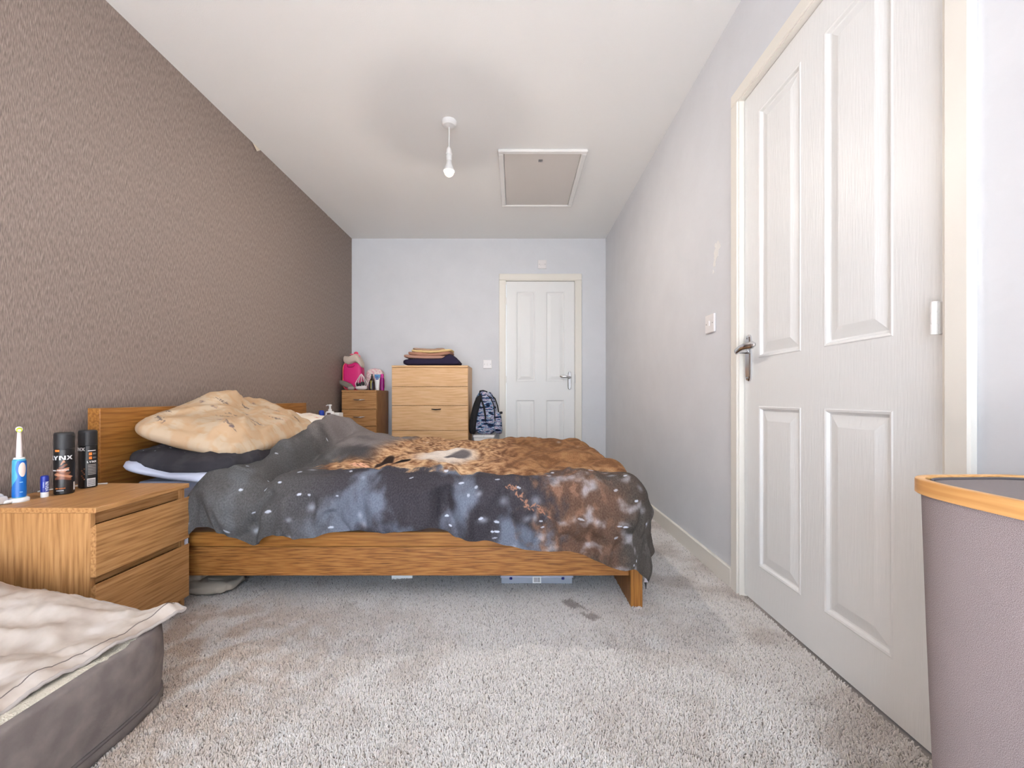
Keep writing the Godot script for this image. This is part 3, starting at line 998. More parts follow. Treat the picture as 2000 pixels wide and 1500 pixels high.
func build_pillows() -> void:
	var n := FastNoiseLite.new()
	n.seed = 9
	n.frequency = 1.0
	var cream := sm(Color.WHITE, 0.9, 0.2)
	cream.albedo_texture = brush_print([c8(186, 157, 126), c8(190, 169, 144), c8(180, 144, 106)], [[c8(96, 84, 82), 13, 20, 4, 45], [c8(196, 150, 130), 6, 26, 12, 20], [c8(120, 104, 104), 10, 8, 3, 16]], 51)
	var dark := sm(Color.WHITE, 0.9, 0.2)
	dark.albedo_texture = brush_print([c8(52, 50, 54), c8(60, 58, 61), c8(68, 66, 68)], [[c8(190, 194, 206), 46, 1, 1, 1], [c8(100, 94, 92), 10, 16, 10, 14]], 61)
	var rosy := sm(Color.WHITE, 0.9, 0.2)
	rosy.albedo_texture = brush_print([c8(238, 226, 210), c8(240, 232, 222), c8(234, 214, 190)], [[c8(214, 120, 104), 26, 10, 7, 34], [c8(220, 170, 110), 10, 10, 7, 20]], 71)
	# lower dark pillow
	var d := single("pillow", "charcoal pillow with white specks under the cream pillow", "pillow", soft(Vector3(0.235, 0.08, 0.37), 0.85, 0.4, 65, 33, func(p): return crumple(n, p, 0.0, 0.03)), dark, Vector3(-1.335, 0.530, -1.965), Vector3(0, 0, -0.05))
	d.set_meta("group", "bedding")
	part(d, "pillow_underside", soft(Vector3(0.243, 0.045, 0.38), 0.9, 0.4, 49, 17, func(p): return crumple(n, p, 5.0, 0.02) + Vector3(0, 0.03 * smoothstep(0.1, -0.24, p.x), 0)), M.sheet, Vector3(-0.004, -0.042, 0.004))
	# cream pillow on top, leaning on the headboard
	var cp := single("pillow", "cream pillow with dark brush strokes leaning on the headboard", "pillow", soft(Vector3(0.245, 0.088, 0.37), 0.95, 0.38, 81, 41, func(p):
		var q: Vector3 = crumple(n, p, 12.0, 0.045)
		if p.y > 0:
			q.y += 0.06 * bump(p.x, p.z, -0.16, -0.07, 0.1, 0.13) + 0.03 * bump(p.x, p.z, -0.1, -0.28, 0.09, 0.06) - 0.03 * bump(p.x, p.z, -0.12, -0.2, 0.08, 0.035)
		return q), cream, Vector3(-1.345, 0.655, -2.01), Vector3(0.09, 0.0, -0.25))
	cp.set_meta("group", "bedding")
	var rp := single("pillow", "white pillow with red floral print behind the duvet heap", "pillow", soft(Vector3(0.24, 0.085, 0.33), 0.9, 0.4, 49, 25, func(p): return crumple(n, p, 25.0, 0.03)), rosy, Vector3(-1.31, 0.585, -2.70), Vector3(0, 0, -0.28))
	rp.set_meta("group", "bedding")

# ---------------------------------------------------------------- near bedside chest and what stands on it
const NT := 0.479
func bedside(called: String, label: String, at: Vector3) -> Node3D:
	# front looks to +x; origin at the middle of the floor under it. 0.40 deep, 0.343 wide
	var o := thing(called, label, "bedside table", at)
	var d := 0.20
	var w := 0.1715
	part(o, "top", box(Vector3(-d, NT - 0.016, -w), Vector3(d, NT, w), 0.0012), M.oak2)
	for s in [-1.0, 1.0]:
		part(o, "side", box(Vector3(-d + 0.002, 0, minf(s * (w - 0.002), s * (w - 0.017))), Vector3(d - 0.017, NT - 0.016, maxf(s * (w - 0.002), s * (w - 0.017))), 0.001), M.oak1)
	part(o, "back_panel", box(Vector3(-d + 0.004, 0.04, -w + 0.017), Vector3(-d + 0.008, NT - 0.016, w - 0.017)), M.oak1)
	for y in [[0.425, NT - 0.016], [0.248, 0.284], [0.03, 0.075]]:
		part(o, "rail", box(Vector3(d - 0.06, y[0], -w + 0.017), Vector3(d - 0.028, y[1], w - 0.017)), M.oak2b)
	for y in [[0.277, 0.430], [0.062, 0.257]]:
		var st := begin()
		var x0 := d - 0.016
		var hi: float = y[1]
		# drawer front with its upper edge cut back as a finger grip
		add_box(st, Vector3(x0, y[0], -w + 0.001), Vector3(d, hi - 0.012, w - 0.001), 0.0008)
		var za := -w + 0.001
		var zb := w - 0.001
		quad(st, Vector3(d, hi - 0.012, za), Vector3(d, hi - 0.012, zb), Vector3(d, hi, zb), Vector3(d, hi, za), Vector3.RIGHT)
		quad(st, Vector3(x0, hi - 0.012, za), Vector3(x0, hi - 0.012, zb), Vector3(d, hi, zb), Vector3(d, hi, za), Vector3(-1, 1, 0))
		for z in [za, zb]:
			tri(st, Vector3(d, hi - 0.012, z), Vector3(x0, hi - 0.012, z), Vector3(d, hi, z), Vector3(0, 0, z))
		part(o, "drawer", st.commit(), M.oak2b if y[0] > 0.1 else M.oak2)
	return o

func build_nightstand() -> void:
	bedside("bedside_table", "oak two drawer bedside table with toothbrush and spray cans on top", Vector3(-1.413, 0, -1.3615))
	build_toothbrush()
	build_lip_balm()
	single("charging_lead", "thin white lead trailing over the table edge behind the spray cans", "cable", tube([Vector3(-1.50, NT + 0.003, -1.515), Vector3(-1.53, NT + 0.003, -1.50), Vector3(-1.565, NT + 0.003, -1.47), Vector3(-1.59, NT + 0.003, -1.42), Vector3(-1.60, NT + 0.003, -1.38)], 0.0025, 8), M.white)
	build_can(Vector3(-1.497, NT, -1.367), 0.0, "black spray can with brown swirl print on the bedside table", false)
	build_can(Vector3(-1.517, NT, -1.462), 0.0, "black spray can showing its barcode side, next to headboard", true)

func facing(p: Vector3) -> float:
	# angle on a cylinder at p that faces the camera
	return atan2(-p.z, -p.x)

func build_toothbrush() -> void:
	var at := Vector3(-1.520, NT, -1.262)
	var f := facing(at)
	var c := thing("toothbrush_charger", "white charging base under the blue electric toothbrush", "charger", at)
	part(c, "base", lathe([Vector2(0, 0), Vector2(0.021, 0), Vector2(0.022, 0.003), Vector2(0.0215, 0.010), Vector2(0.018, 0.013), Vector2(0, 0.0135)], 32), M.white)
	part(c, "plinth", soft(Vector3(0.026, 0.006, 0.02), 0.5, 0.8, 25, 9), M.white, Vector3(-0.02, 0.006, 0.024))
	part(c, "power_cord", tube([Vector3(-0.03, 0.006, 0.035), Vector3(-0.05, 0.004, 0.06), Vector3(-0.07, 0.003, 0.075), Vector3(-0.085, 0.003, 0.07)], 0.0025, 8), M.white)
	var b := thing("electric_toothbrush", "blue and white electric toothbrush standing on the bedside table", "toothbrush", at + Vector3(0, 0.0135, 0))
	var teal := sm(c8(74, 166, 196), 0.35)
	var blue := sm(c8(18, 98, 178), 0.35)
	part(b, "handle", lathe([Vector2(0, 0), Vector2(0.013, 0), Vector2(0.0142, 0.003), Vector2(0.0146, 0.03), Vector2(0.0148, 0.08), Vector2(0.0142, 0.112), Vector2(0.012, 0.117), Vector2(0, 0.118)], 32), teal)
	# blue grip: a wrapped patch with a slanted left edge
	var pts := PackedVector3Array()
	for j in 21:
		var y := lerpf(0.002, 0.112, j / 20.0)
		var left := lerpf(1.5, 0.25, smoothstep(0.02, 0.065, y)) if y < 0.07 else 0.25 + 0.25 * sin((y - 0.07) / 0.042 * PI)
		for i in 17:
			var a := lerpf(f + left, f - 1.5, i / 16.0)
			pts.append(Vector3(cos(a), 0, sin(a)) * 0.0151 + Vector3(0, y, 0))
	part(b, "grip", grid(pts, 17, 21, PackedVector2Array(), Vector3(cos(f), 0, sin(f))), blue)
	var oval := PackedVector3Array()
	for j in 9:
		for i in 25:
			var t := TAU * i / 24
			var q := j / 8.0
			var a := f - 0.45 - 0.55 * q * cos(t)
			oval.append(Vector3(cos(a), 0, sin(a)) * (0.0154 + 0.0008 * (1 - q * q)) + Vector3(0, 0.085 + 0.022 * q * sin(t), 0))
	part(b, "button", grid(oval, 25, 9, PackedVector2Array(), Vector3(cos(f - 0.45), 0, sin(f - 0.45))), sm(c8(240, 216, 206), 0.4))
	part(b, "collar", lathe([Vector2(0, 0.1165), Vector2(0.0125, 0.117), Vector2(0.011, 0.1215), Vector2(0, 0.122)], 24), M.white)
	part(b, "neck", lathe([Vector2(0, 0.121), Vector2(0.0068, 0.122), Vector2(0.0062, 0.145), Vector2(0.0045, 0.19), Vector2(0.0038, 0.204), Vector2(0, 0.206)], 20), sm(c8(240, 228, 226), 0.4))
	var hd := part(b, "brush_head", lathe([Vector2(0, -0.004), Vector2(0.0075, -0.004), Vector2(0.0075, 0.003), Vector2(0.006, 0.0045), Vector2(0, 0.0045)], 20), M.white, Vector3(0, 0.208, 0), Vector3(PI / 2 + 0.2, 0.9, 0))
	part(hd, "bristles", lathe([Vector2(0, -0.004), Vector2(0.006, 0.0), Vector2(0.0062, 0.011), Vector2(0, 0.0115)], 16), sm(c8(196, 214, 40), 0.8), Vector3(0, 0.004, 0))
	part(hd, "bristle_core", lathe([Vector2(0, 0.0), Vector2(0.0038, 0.0), Vector2(0.0038, 0.0122), Vector2(0, 0.0124)], 12), sm(c8(226, 232, 236), 0.8), Vector3(0, 0.004, 0))
	for y in [0.016, 0.046]:
		part(b, "print", wrapped(0.01525, f - 0.5, f - 0.05, y, y + 0.0018), sm(c8(170, 206, 232), 0.5))
	# folded strap of a white adapter lying at the table's back corner
	var w := thing("white_adapter", "white plastic adapter lying by the toothbrush base", "adapter", Vector3(-1.565, NT, -1.222))
	part(w, "body", soft(Vector3(0.03, 0.016, 0.022), 0.5, 0.5, 25, 13), M.white, Vector3(0, 0.016, 0))
	part(w, "cap", soft(Vector3(0.012, 0.012, 0.018), 0.5, 0.5, 17, 9), sm(c8(214, 208, 206), 0.5), Vector3(0.034, 0.013, 0.002))

func build_lip_balm() -> void:
	var at := Vector3(-1.506, NT, -1.318)
	var f := facing(at)
	var o := thing("lip_balm", "small blue and white lip balm stick on the bedside table", "lip balm", at)
	part(o, "tube", lathe([Vector2(0, 0), Vector2(0.0088, 0), Vector2(0.0092, 0.001), Vector2(0.0092, 0.0165), Vector2(0, 0.0165)], 28), M.white)
	part(o, "cap", lathe([Vector2(0, 0.0165), Vector2(0.0095, 0.0168), Vector2(0.0095, 0.062), Vector2(0.0088, 0.067), Vector2(0.006, 0.069), Vector2(0, 0.0693)], 28), sm(c8(24, 44, 140), 0.35))
	part(o, "lettering", wrap_text("NIVEA", 0.0095, f - 0.55, 0.035, 0.0075, 1.0, true), sm(c8(236, 240, 246), 0.5))
	part(o, "small_print", wrap_text("ORIGINAL", 0.0095, f + 0.25, 0.04, 0.0028, 1.0, true), sm(c8(150, 170, 220), 0.5))

func build_can(at: Vector3, _turn: float, label: String, back: bool) -> void:
	var o := thing("spray_can", label, "spray can", at)
	var f := facing(at)
	var r := 0.0245
	var black := sm(c8(24, 22, 23), 0.32)
	var satin := sm(c8(34, 33, 35), 0.5)
	part(o, "body", lathe([Vector2(0, 0), Vector2(0.022, 0), Vector2(r, 0.003), Vector2(r, 0.146), Vector2(0.0235, 0.150), Vector2(0, 0.150)], 40), black)
	part(o, "cap", lathe([Vector2(0, 0.150), Vector2(0.0246, 0.1505), Vector2(0.0243, 0.196), Vector2(0.0228, 0.2015), Vector2(0.019, 0.203), Vector2(0, 0.203)], 40), satin)
	var white := sm(c8(236, 234, 234), 0.5)
	var orange := sm(c8(232, 128, 50), 0.5)
	var brown := sm(c8(118, 70, 48), 0.35)
	var tan := sm(c8(176, 122, 92), 0.35)
	var p := r + 0.0003
	if not back:
		part(o, "nozzle", box(Vector3(-0.003, -0.003, -0.002), Vector3(0.003, 0.003, 0.002), 0.0006), M.dark, Vector3(cos(f - 1.0), 0, sin(f - 1.0)) * 0.0243 + Vector3(0, 0.188, 0), Vector3(0, PI / 2 - (f - 1.0), 0))
		part(o, "lettering", wrap_text("LYNX", p, f + 0.42, 0.1205, 0.0135, 1.3), white)
		part(o, "tag", wrapped(p, f + 0.45, f + 0.95, 0.141, 0.1475), orange)
		# swirl of brown ribbons round the can
		for k in 6:
			var y := [0.052, 0.062, 0.073, 0.083, 0.093, 0.104][k] as float
			var half := [0.85, 0.95, 0.75, 0.6, 0.42, 0.22][k] as float
			var pts := PackedVector3Array()
			for j in 4:
				for i in 17:
					var t := i / 16.0
					var a := f + 0.12 + half * (0.5 - t) * 2.0
					var th := (0.0062 if k < 4 else 0.0045) * sqrt(maxf(0.02, 1.0 - pow(t * 2 - 1, 2)))
					pts.append(Vector3(cos(a), 0, sin(a)) * (p + 0.0002 * sin(j / 3.0 * PI)) + Vector3(0, y + th * (j / 1.5 - 1.0) + 0.005 * sin(t * 4.0 + k), 0))
			part(o, "swirl", grid(pts, 17, 4, PackedVector2Array(), Vector3(cos(f), 0, sin(f))), brown if k % 2 == 0 else tan)
		part(o, "scent_name", wrap_text("DARK TEMPTATION", p + 0.0006, f + 0.42, 0.080, 0.0034, 1.0), white)
		part(o, "small_print", wrap_text("48H FRESH", p, f + 0.4, 0.021, 0.0036, 1.0), orange)
		part(o, "small_print", wrapped(p, f + 0.05, f + 0.8, 0.013, 0.0148), white)
		part(o, "barcode_edge", wrapped(p, f - 1.25, f - 0.98, 0.012, 0.038), white)
	else:
		part(o, "lettering", wrap_text("LYNX", p, f + 1.18, 0.137, 0.0115, 1.1), white)
		part(o, "heading", wrapped(p, f - 0.9, f + 0.02, 0.130, 0.1325), white)
		for k in 2:
			part(o, "icon", wrapped(p, f - 0.42, f - 0.1, 0.101 + k * 0.014, 0.111 + k * 0.014), orange)
			part(o, "icon_text", wrapped(p, f - 0.95, f - 0.5, 0.103 + k * 0.014, 0.109 + k * 0.014), sm(c8(120, 116, 114), 0.6))
		part(o, "lettering", wrap_text("LYNX", p, f - 0.42, 0.092, 0.007, 1.1), white)
		for k in 7:
			part(o, "text_line", wrapped(p, f - 0.95, f + 0.0, 0.047 + k * 0.0055, 0.050 + k * 0.0055), sm(c8(150, 145, 142), 0.6))
		var code := part(o, "barcode", wrapped(p, f - 0.85, f + 0.08, 0.006, 0.034), white)
		for k in 7:
			part(code, "bar", wrapped(p + 0.0003, f - 0.78, f + 0.0, 0.0085 + k * 0.0034, 0.0100 + k * 0.0034), M.dark)
		for k in 7:
			part(o, "splash", wrapped(p, f + 0.3 + 0.12 * (k % 3), f + 0.42 + 0.16 * (k % 3), 0.03 + k * 0.006, 0.0345 + k * 0.006, 4), brown if k % 3 else tan)

# ---------------------------------------------------------------- chests by the far wall
func chest(called: String, label: String, x0: float, x1: float, z0: float, z1: float, h: float, cuts: Array, face: Material, side: Material, handles: Array) -> Node3D:
	var o := thing(called, label, "chest of drawers", Vector3((x0 + x1) / 2, 0, (z0 + z1) / 2))
	var w := (x1 - x0) / 2
	var d := (z1 - z0) / 2
	part(o, "top", box(Vector3(-w, h - 0.018, -d), Vector3(w, h, d), 0.0015), face)
	for s in [-1.0, 1.0]:
		part(o, "side", box(Vector3(minf(s * w, s * (w - 0.016)), 0, -d + 0.002), Vector3(maxf(s * w, s * (w - 0.016)), h - 0.018, d - 0.018), 0.001), side)
	part(o, "back_panel", box(Vector3(-w + 0.016, 0.03, -d + 0.003), Vector3(w - 0.016, h - 0.018, -d + 0.008)), side)
	part(o, "plinth", box(Vector3(-w + 0.016, 0, d - 0.05), Vector3(w - 0.016, cuts[-1], d - 0.03)), face)
	part(o, "rail", box(Vector3(-w + 0.016, cuts[-1], d - 0.035), Vector3(w - 0.016, h - 0.018, d - 0.022)), side)
	for k in cuts.size() - 1:
		var dr := part(o, "drawer", box(Vector3(-w + 0.0015, cuts[k + 1] + 0.0025, d - 0.016), Vector3(w - 0.0015, cuts[k] - 0.0025, d), 0.0015), face)
		if handles and k < handles.size() and handles[k] != null:
			var hx: float = handles[k][0]
			var hw: float = handles[k][1]
			var y: float = handles[k][2]
			var path := []
			var rad := []
			for i in 11:
				var t := i / 10.0
				path.append(Vector3(hx + lerpf(-hw, hw, t), y - 0.004 * sin(t * PI), d + 0.002 + 0.022 * pow(sin(t * PI), 0.6)))
				rad.append(0.0035 + 0.002 * sin(t * PI))
			part(dr, "handle", tube(path, rad, 8), M.chrome if handles[k][3] else M.dark)
	return o

func build_chests() -> void:
	chest("chest_of_drawers", "narrow oak chest of drawers with chrome bow handles in the corner", -1.596, -1.277, -4.138, -3.78, 0.864, [0.844, 0.688, 0.531, 0.374, 0.217, 0.06], M.oak0, M.oak1,
		[[0.0, 0.052, 0.778, true], [0.0, 0.052, 0.62, true], [0.0, 0.052, 0.463, true], [0.0, 0.052, 0.306, true], [0.0, 0.052, 0.15, true]])
	chest("chest_of_drawers", "wide pale oak chest of drawers with folded clothes on top", -1.138, -0.437, -4.138, -3.785, 1.091, [1.072, 0.896, 0.722, 0.492, 0.265, 0.04], M.pale0, M.pale1,
		[null, null, [0.06, 0.042, 0.69, false]])
	# folded clothes
	var n := FastNoiseLite.new()
	n.seed = 15
	n.frequency = 1.0
	var y := 1.091
	# label, colour, centre x, half width, half thickness, sag at the middle, end lift, depth
	var list := [
		["dark navy jeans folded at the bottom of the clothes pile", "folded_jeans", c8(52, 46, 68), -0.785, 0.265, 0.036, 0.0, 0.0, 0.14],
		["dusty pink shirt folded above the navy jeans", "folded_shirt", c8(178, 138, 122), -0.84, 0.205, 0.019, 0.012, 0.0, 0.13],
		["rust pink shirt folded below the yellow one", "folded_shirt", c8(174, 128, 108), -0.80, 0.205, 0.02, 0.018, 0.0, 0.125],
		["pale yellow shirt folded under the taupe one", "folded_shirt", c8(226, 196, 142), -0.785, 0.19, 0.016, 0.018, 0.0, 0.12],
		["taupe shirt folded uppermost on the clothes pile", "folded_shirt", c8(176, 146, 128), -0.815, 0.148, 0.014, 0.022, 0.0, 0.11]]
	var sag_total := 0.0
	for k in list.size():
		var q: Array = list[k]
		var half: float = q[5]
		sag_total = maxf(sag_total, q[6])
		var sd := k * 17.0
		var hw: float = q[4]
		var sag: float = q[6]
		var dx: float = q[3] + 0.8
		var kk := k
		var m := soft(Vector3(hw, half, q[8]), 0.55, 0.35, 65, 21, func(p):
			var gx: float = p.x + dx
			p.y += n.get_noise_2d(p.x * 9 + sd, p.z * 7) * half * (0.35 if p.y > 0 else 0.0)
			if kk > 0:
				p.y += sag * (pow((gx + 0.0) / 0.2, 2) - 0.4)          # lies in the hollow of the pile
			else:
				p.y += 0.042 * bump(gx, 0, 0.19, 0, 0.05, 1) * (1.0 if p.y > 0 else 0.0)
				p.y -= 0.02 * smoothstep(0.2, 0.29, gx) * (1.0 if p.y > 0 else 0.0)
			return p)
		var mt := relief(triplanar(sm(q[2], 0.95, 0.2), Vector3(5, 5, 5)), M.weave, 0.1)
		var o := single(q[1], q[0], "clothes", m, mt, Vector3(q[3], y + half, -3.93))
		o.set_meta("group", "folded clothes on the wide chest")
		y += half * 2 - 0.003 - (0.006 if k > 0 else 0.008)

# ---------------------------------------------------------------- small things at the far end
func build_far_things() -> void:
	var n := FastNoiseLite.new()
	n.seed = 25
	n.frequency = 1.0
	var y := 0.864
	var pink := sm(c8(206, 22, 110), 0.5)
	# pink case
	var o := thing("pink_case", "bright pink soft case with orange piping on the narrow chest", "bag", Vector3(-1.545, y, -3.935))
	part(o, "body", soft(Vector3(0.092, 0.135, 0.055), 0.35, 0.4, 49, 33, func(p): return p * Vector3(1.0 - 0.06 * absf(p.y) / 0.135, 1, 1)), pink, Vector3(0, 0.135, 0))
	var ring := []
	for k in 33:
		var a := PI * 0.5 + PI * k / 32.0
		ring.append(Vector3(0.085 * spow(cos(a), 0.4), 0.135 + 0.125 * spow(sin(a), 0.45), 0.045))
	part(o, "piping", tube(ring, 0.0035, 8), sm(c8(240, 112, 84), 0.5))
	part(o, "grip", tube([Vector3(-0.04, 0.235, 0.05), Vector3(-0.03, 0.222, 0.062), Vector3(0.015, 0.222, 0.062), Vector3(0.025, 0.235, 0.05)], 0.006, 10), sm(c8(186, 20, 92), 0.5))
	# cream knitted hat draped over its top
	var hat := thing("knitted_hat", "cream knitted hat with pink bow draped over the pink case", "hat", Vector3(-1.54, y + 0.285, -3.925))
	var knit := relief(triplanar(sm(c8(238, 220, 204), 0.95, 0.2), Vector3(7, 7, 7)), M.fine, 0.4)
	part(hat, "crown", soft(Vector3(0.092, 0.042, 0.068), 0.7, 0.7, 41, 25, func(p):
		var q: Vector3 = p + Vector3(0, n.get_noise_2d(p.x * 22, p.z * 22) * 0.010, 0)
		q.y -= 0.05 * smoothstep(0.03, 0.09, p.x) - 0.012 * sin(p.x * 40)
		return q), knit, Vector3(0, 0.008, 0))
	var bow := part(hat, "bow", soft(Vector3(0.02, 0.016, 0.012), 0.8, 0.8, 17, 11), sm(c8(226, 56, 100), 0.6), Vector3(0.026, 0.066, 0.01))
	part(bow, "loop", soft(Vector3(0.026, 0.007, 0.01), 0.8, 0.8, 17, 9), sm(c8(236, 110, 140), 0.6), Vector3(-0.035, -0.010, 0))
	part(bow, "loop", soft(Vector3(0.022, 0.008, 0.01), 0.8, 0.8, 17, 9), sm(c8(236, 120, 146), 0.6), Vector3(0.02, -0.018, 0), Vector3(0, 0, -0.6))
	# grey rolled socks
	var sock := relief(triplanar(sm(c8(134, 124, 116), 0.95, 0.2), Vector3(8, 8, 8)), M.fine, 0.2)
	var sk := thing("socks", "rolled grey socks lying before the pink case", "socks", Vector3(-1.562, y, -3.805))
	part(sk, "roll", soft(Vector3(0.062, 0.026, 0.03), 0.7, 0.6, 33, 17, func(p): return p + Vector3(0, n.get_noise_2d(p.x * 30, p.z * 30) * 0.008 - p.x * 0.42, 0)), sock, Vector3(0, 0.05, 0))
	part(sk, "cuff", soft(Vector3(0.03, 0.018, 0.028), 0.7, 0.7, 25, 13), sm(c8(160, 146, 142), 0.95), Vector3(0.045, 0.018, 0.004))
	# net pouch with dark things in it
	var np := thing("net_pouch", "white drawstring net pouch with dark contents on the narrow chest", "pouch", Vector3(-1.437, y, -3.84))
	var cord := sm(c8(238, 226, 226), 0.7)
	for k in 10:
		var a := TAU * k / 10.0
		var path := []
		for i in 13:
			var t := i / 12.0
			var r := 0.056 * pow(sin(clampf(t, 0.02, 1) * PI * 0.5 + PI * 0.5 * smoothstep(0, 1, t) * t), 0.8) if t < 1.0 else 0.001
			r = 0.056 * sqrt(maxf(0.0, 1.0 - pow(1.0 - t * 2.6, 2))) if t < 0.385 else 0.056 * pow((1.0 - t) / 0.615, 0.85)
			path.append(Vector3(cos(a) * r, 0.008 + t * 0.145, sin(a) * r * 0.6))
		part(np, "cord", tube(path, 0.0028 if k % 5 == 0 else 0.0018, 6), cord)
	part(np, "base", soft(Vector3(0.055, 0.024, 0.034), 0.9, 0.9, 25, 13), sm(c8(222, 214, 214), 0.8), Vector3(0, 0.024, 0))
	for q in [[-0.02, 0.052, 0.02, 0.02], [0.016, 0.060, 0.018, 0.02], [0.0, 0.050, 0.026, 0.014]]:
		part(np, "contents", soft(Vector3(q[2], q[3], 0.018), 0.8, 0.8, 17, 11), M.dark, Vector3(q[0], q[1], 0.016))
	# pale backpack behind the bottles
	var bp := thing("small_backpack", "small white and pink backpack behind the bottles on narrow chest", "backpack", Vector3(-1.392, y, -4.085))
	var petal := triplanar(sm(Color.WHITE, 0.8, 0.3), Vector3(5, 5, 5))
	petal.albedo_texture = noise_tex(0.03, 2, [[0.3, c8(240, 224, 216)], [0.55, c8(238, 214, 210)], [0.75, c8(226, 176, 184)]], 256, 81)
	part(bp, "body", soft(Vector3(0.088, 0.108, 0.042), 0.6, 0.5, 41, 25), petal, Vector3(0, 0.108, 0))
	part(bp, "pocket", soft(Vector3(0.05, 0.05, 0.02), 0.5, 0.5, 25, 13), sm(c8(236, 190, 200), 0.8), Vector3(0.02, 0.06, 0.036))
	var arc := []
	for k in 17:
		var a := PI * k / 16.0
		arc.append(Vector3(0.086 * cos(a), 0.11 + 0.104 * pow(sin(a), 0.6), 0.02))
	part(bp, "zip", tube(arc, 0.003, 8), sm(c8(226, 150, 170), 0.6))
	part(bp, "strap", tube([Vector3(0.08, 0.15, 0.02), Vector3(0.098, 0.10, 0.03), Vector3(0.098, 0.03, 0.03), Vector3(0.085, 0.005, 0.03)], 0.006, 8), sm(c8(178, 36, 110), 0.6))
	# bottles
	var bt := thing("spray_bottle", "dark brown spray bottle with bright label on the narrow chest", "bottle", Vector3(-1.383, y, -3.97))
	part(bt, "body", lathe([Vector2(0, 0), Vector2(0.026, 0), Vector2(0.027, 0.004), Vector2(0.027, 0.075), Vector2(0.022, 0.095), Vector2(0.012, 0.115), Vector2(0, 0.116)], 28), sm(c8(52, 38, 26), 0.2))
	part(bt, "pump", lathe([Vector2(0, 0.115), Vector2(0.011, 0.115), Vector2(0.010, 0.14), Vector2(0.006, 0.142), Vector2(0.006, 0.158), Vector2(0, 0.159)], 20), M.dark)
	part(bt, "label", wrapped(0.0274, 0.7, 2.3, 0.012, 0.07), sm(c8(44, 40, 66), 0.5))
	part(bt, "label_print", wrapped(0.0277, 1.42, 1.75, 0.016, 0.095), sm(c8(206, 196, 92), 0.4))
	var tb := thing("cream_tube", "white and blue squeezy cream tube on the narrow chest", "tube", Vector3(-1.338, y, -3.99))
	part(tb, "cap", lathe([Vector2(0, 0), Vector2(0.017, 0), Vector2(0.0175, 0.002), Vector2(0.0175, 0.028), Vector2(0, 0.028)], 24), M.white)
	var tp := PackedVector3Array()
	for j in 11:
		var t := j / 10.0
		for i in 25:
			var a := TAU * i / 24
			tp.append(Vector3(cos(a) * lerpf(0.019, 0.028, t), 0.028 + 0.13 * t, sin(a) * lerpf(0.018, 0.002, t)))
	part(tb, "body", grid(tp, 25, 11, PackedVector2Array(), Vector3.ZERO, true), M.white)
	part(tb, "band", patch_on_tube(0.72, 0.98), sm(c8(96, 152, 202), 0.4))
	part(tb, "emblem", soft(Vector3(0.017, 0.017, 0.002), 1.0, 1.0, 21, 9), sm(c8(26, 74, 156), 0.4), Vector3(0, 0.118, 0.0085), Vector3(0.11, 0, 0))
	var et := part(tb, "lettering", flat_text("NIVEA", 0.0075), sm(c8(236, 240, 246), 0.5), Vector3(0, 0.119, 0.0114), Vector3(-0.11, 0, 0))
	et.rotation.x = -0.1
	var mg := thing("magenta_bottle", "tall magenta bottle at the edge of the narrow chest", "bottle", Vector3(-1.298, y, -4.01))
	part(mg, "body", lathe([Vector2(0, 0), Vector2(0.02, 0), Vector2(0.0205, 0.003), Vector2(0.0205, 0.11), Vector2(0.017, 0.125), Vector2(0, 0.126)], 28), sm(c8(150, 16, 118), 0.2))
	part(mg, "cap", lathe([Vector2(0, 0.125), Vector2(0.015, 0.125), Vector2(0.0145, 0.155), Vector2(0.012, 0.16), Vector2(0, 0.16)], 24), sm(c8(206, 40, 150), 0.3))
	# far bedside table, mostly behind the duvet, with a pump bottle
	bedside("bedside_table", "oak two drawer bedside table behind the far side of bed", Vector3(-1.413, 0, -3.31))
	var bx := single("white_box", "plain white box on the far bedside table", "box", box(Vector3(-0.032, 0, -0.04), Vector3(0.032, 0.195, 0.04), 0.003), M.white, Vector3(-1.445, NT, -3.34))
	bx.set_meta("group", "far bedside things")
	var lp := thing("lotion_bottle", "white lotion bottle with pump behind the duvet", "bottle", Vector3(-1.468, NT, -3.26))
	part(lp, "body", soft(Vector3(0.036, 0.105, 0.024), 0.35, 0.6, 33, 25), M.white, Vector3(0, 0.105, 0))
	part(lp, "label", box(Vector3(-0.012, 0.165, 0.0235), Vector3(0.016, 0.196, 0.0245)), sm(c8(92, 66, 60), 0.5))
	part(lp, "pump", lathe([Vector2(0, 0.205), Vector2(0.014, 0.206), Vector2(0.014, 0.225), Vector2(0.008, 0.228), Vector2(0.008, 0.25), Vector2(0.014, 0.252), Vector2(0.014, 0.262), Vector2(0, 0.264)], 20), M.white)
	part(lp, "nozzle", tube([Vector3(0, 0.257, 0), Vector3(-0.018, 0.258, 0), Vector3(-0.03, 0.252, 0)], 0.0045, 8), M.white)
	var jar := single("blue_bottle", "blue capped bottle next to the white pump bottle", "bottle", lathe([Vector2(0, 0), Vector2(0.018, 0), Vector2(0.019, 0.003), Vector2(0.019, 0.185), Vector2(0.02, 0.186), Vector2(0.018, 0.212), Vector2(0.012, 0.217), Vector2(0, 0.218)], 24), sm(c8(28, 66, 176), 0.3), Vector3(-1.53, NT, -3.25))
	jar.set_meta("group", "far bedside things")
	build_backpack()

func flat_text(text: String, height: float) -> ArrayMesh:
	var src := text_arrays(text, height)
	src[Mesh.ARRAY_NORMAL] = null
	src[Mesh.ARRAY_TANGENT] = null
	src[Mesh.ARRAY_TEX_UV] = null
	var am := ArrayMesh.new()
	am.add_surface_from_arrays(Mesh.PRIMITIVE_TRIANGLES, src)
	return am

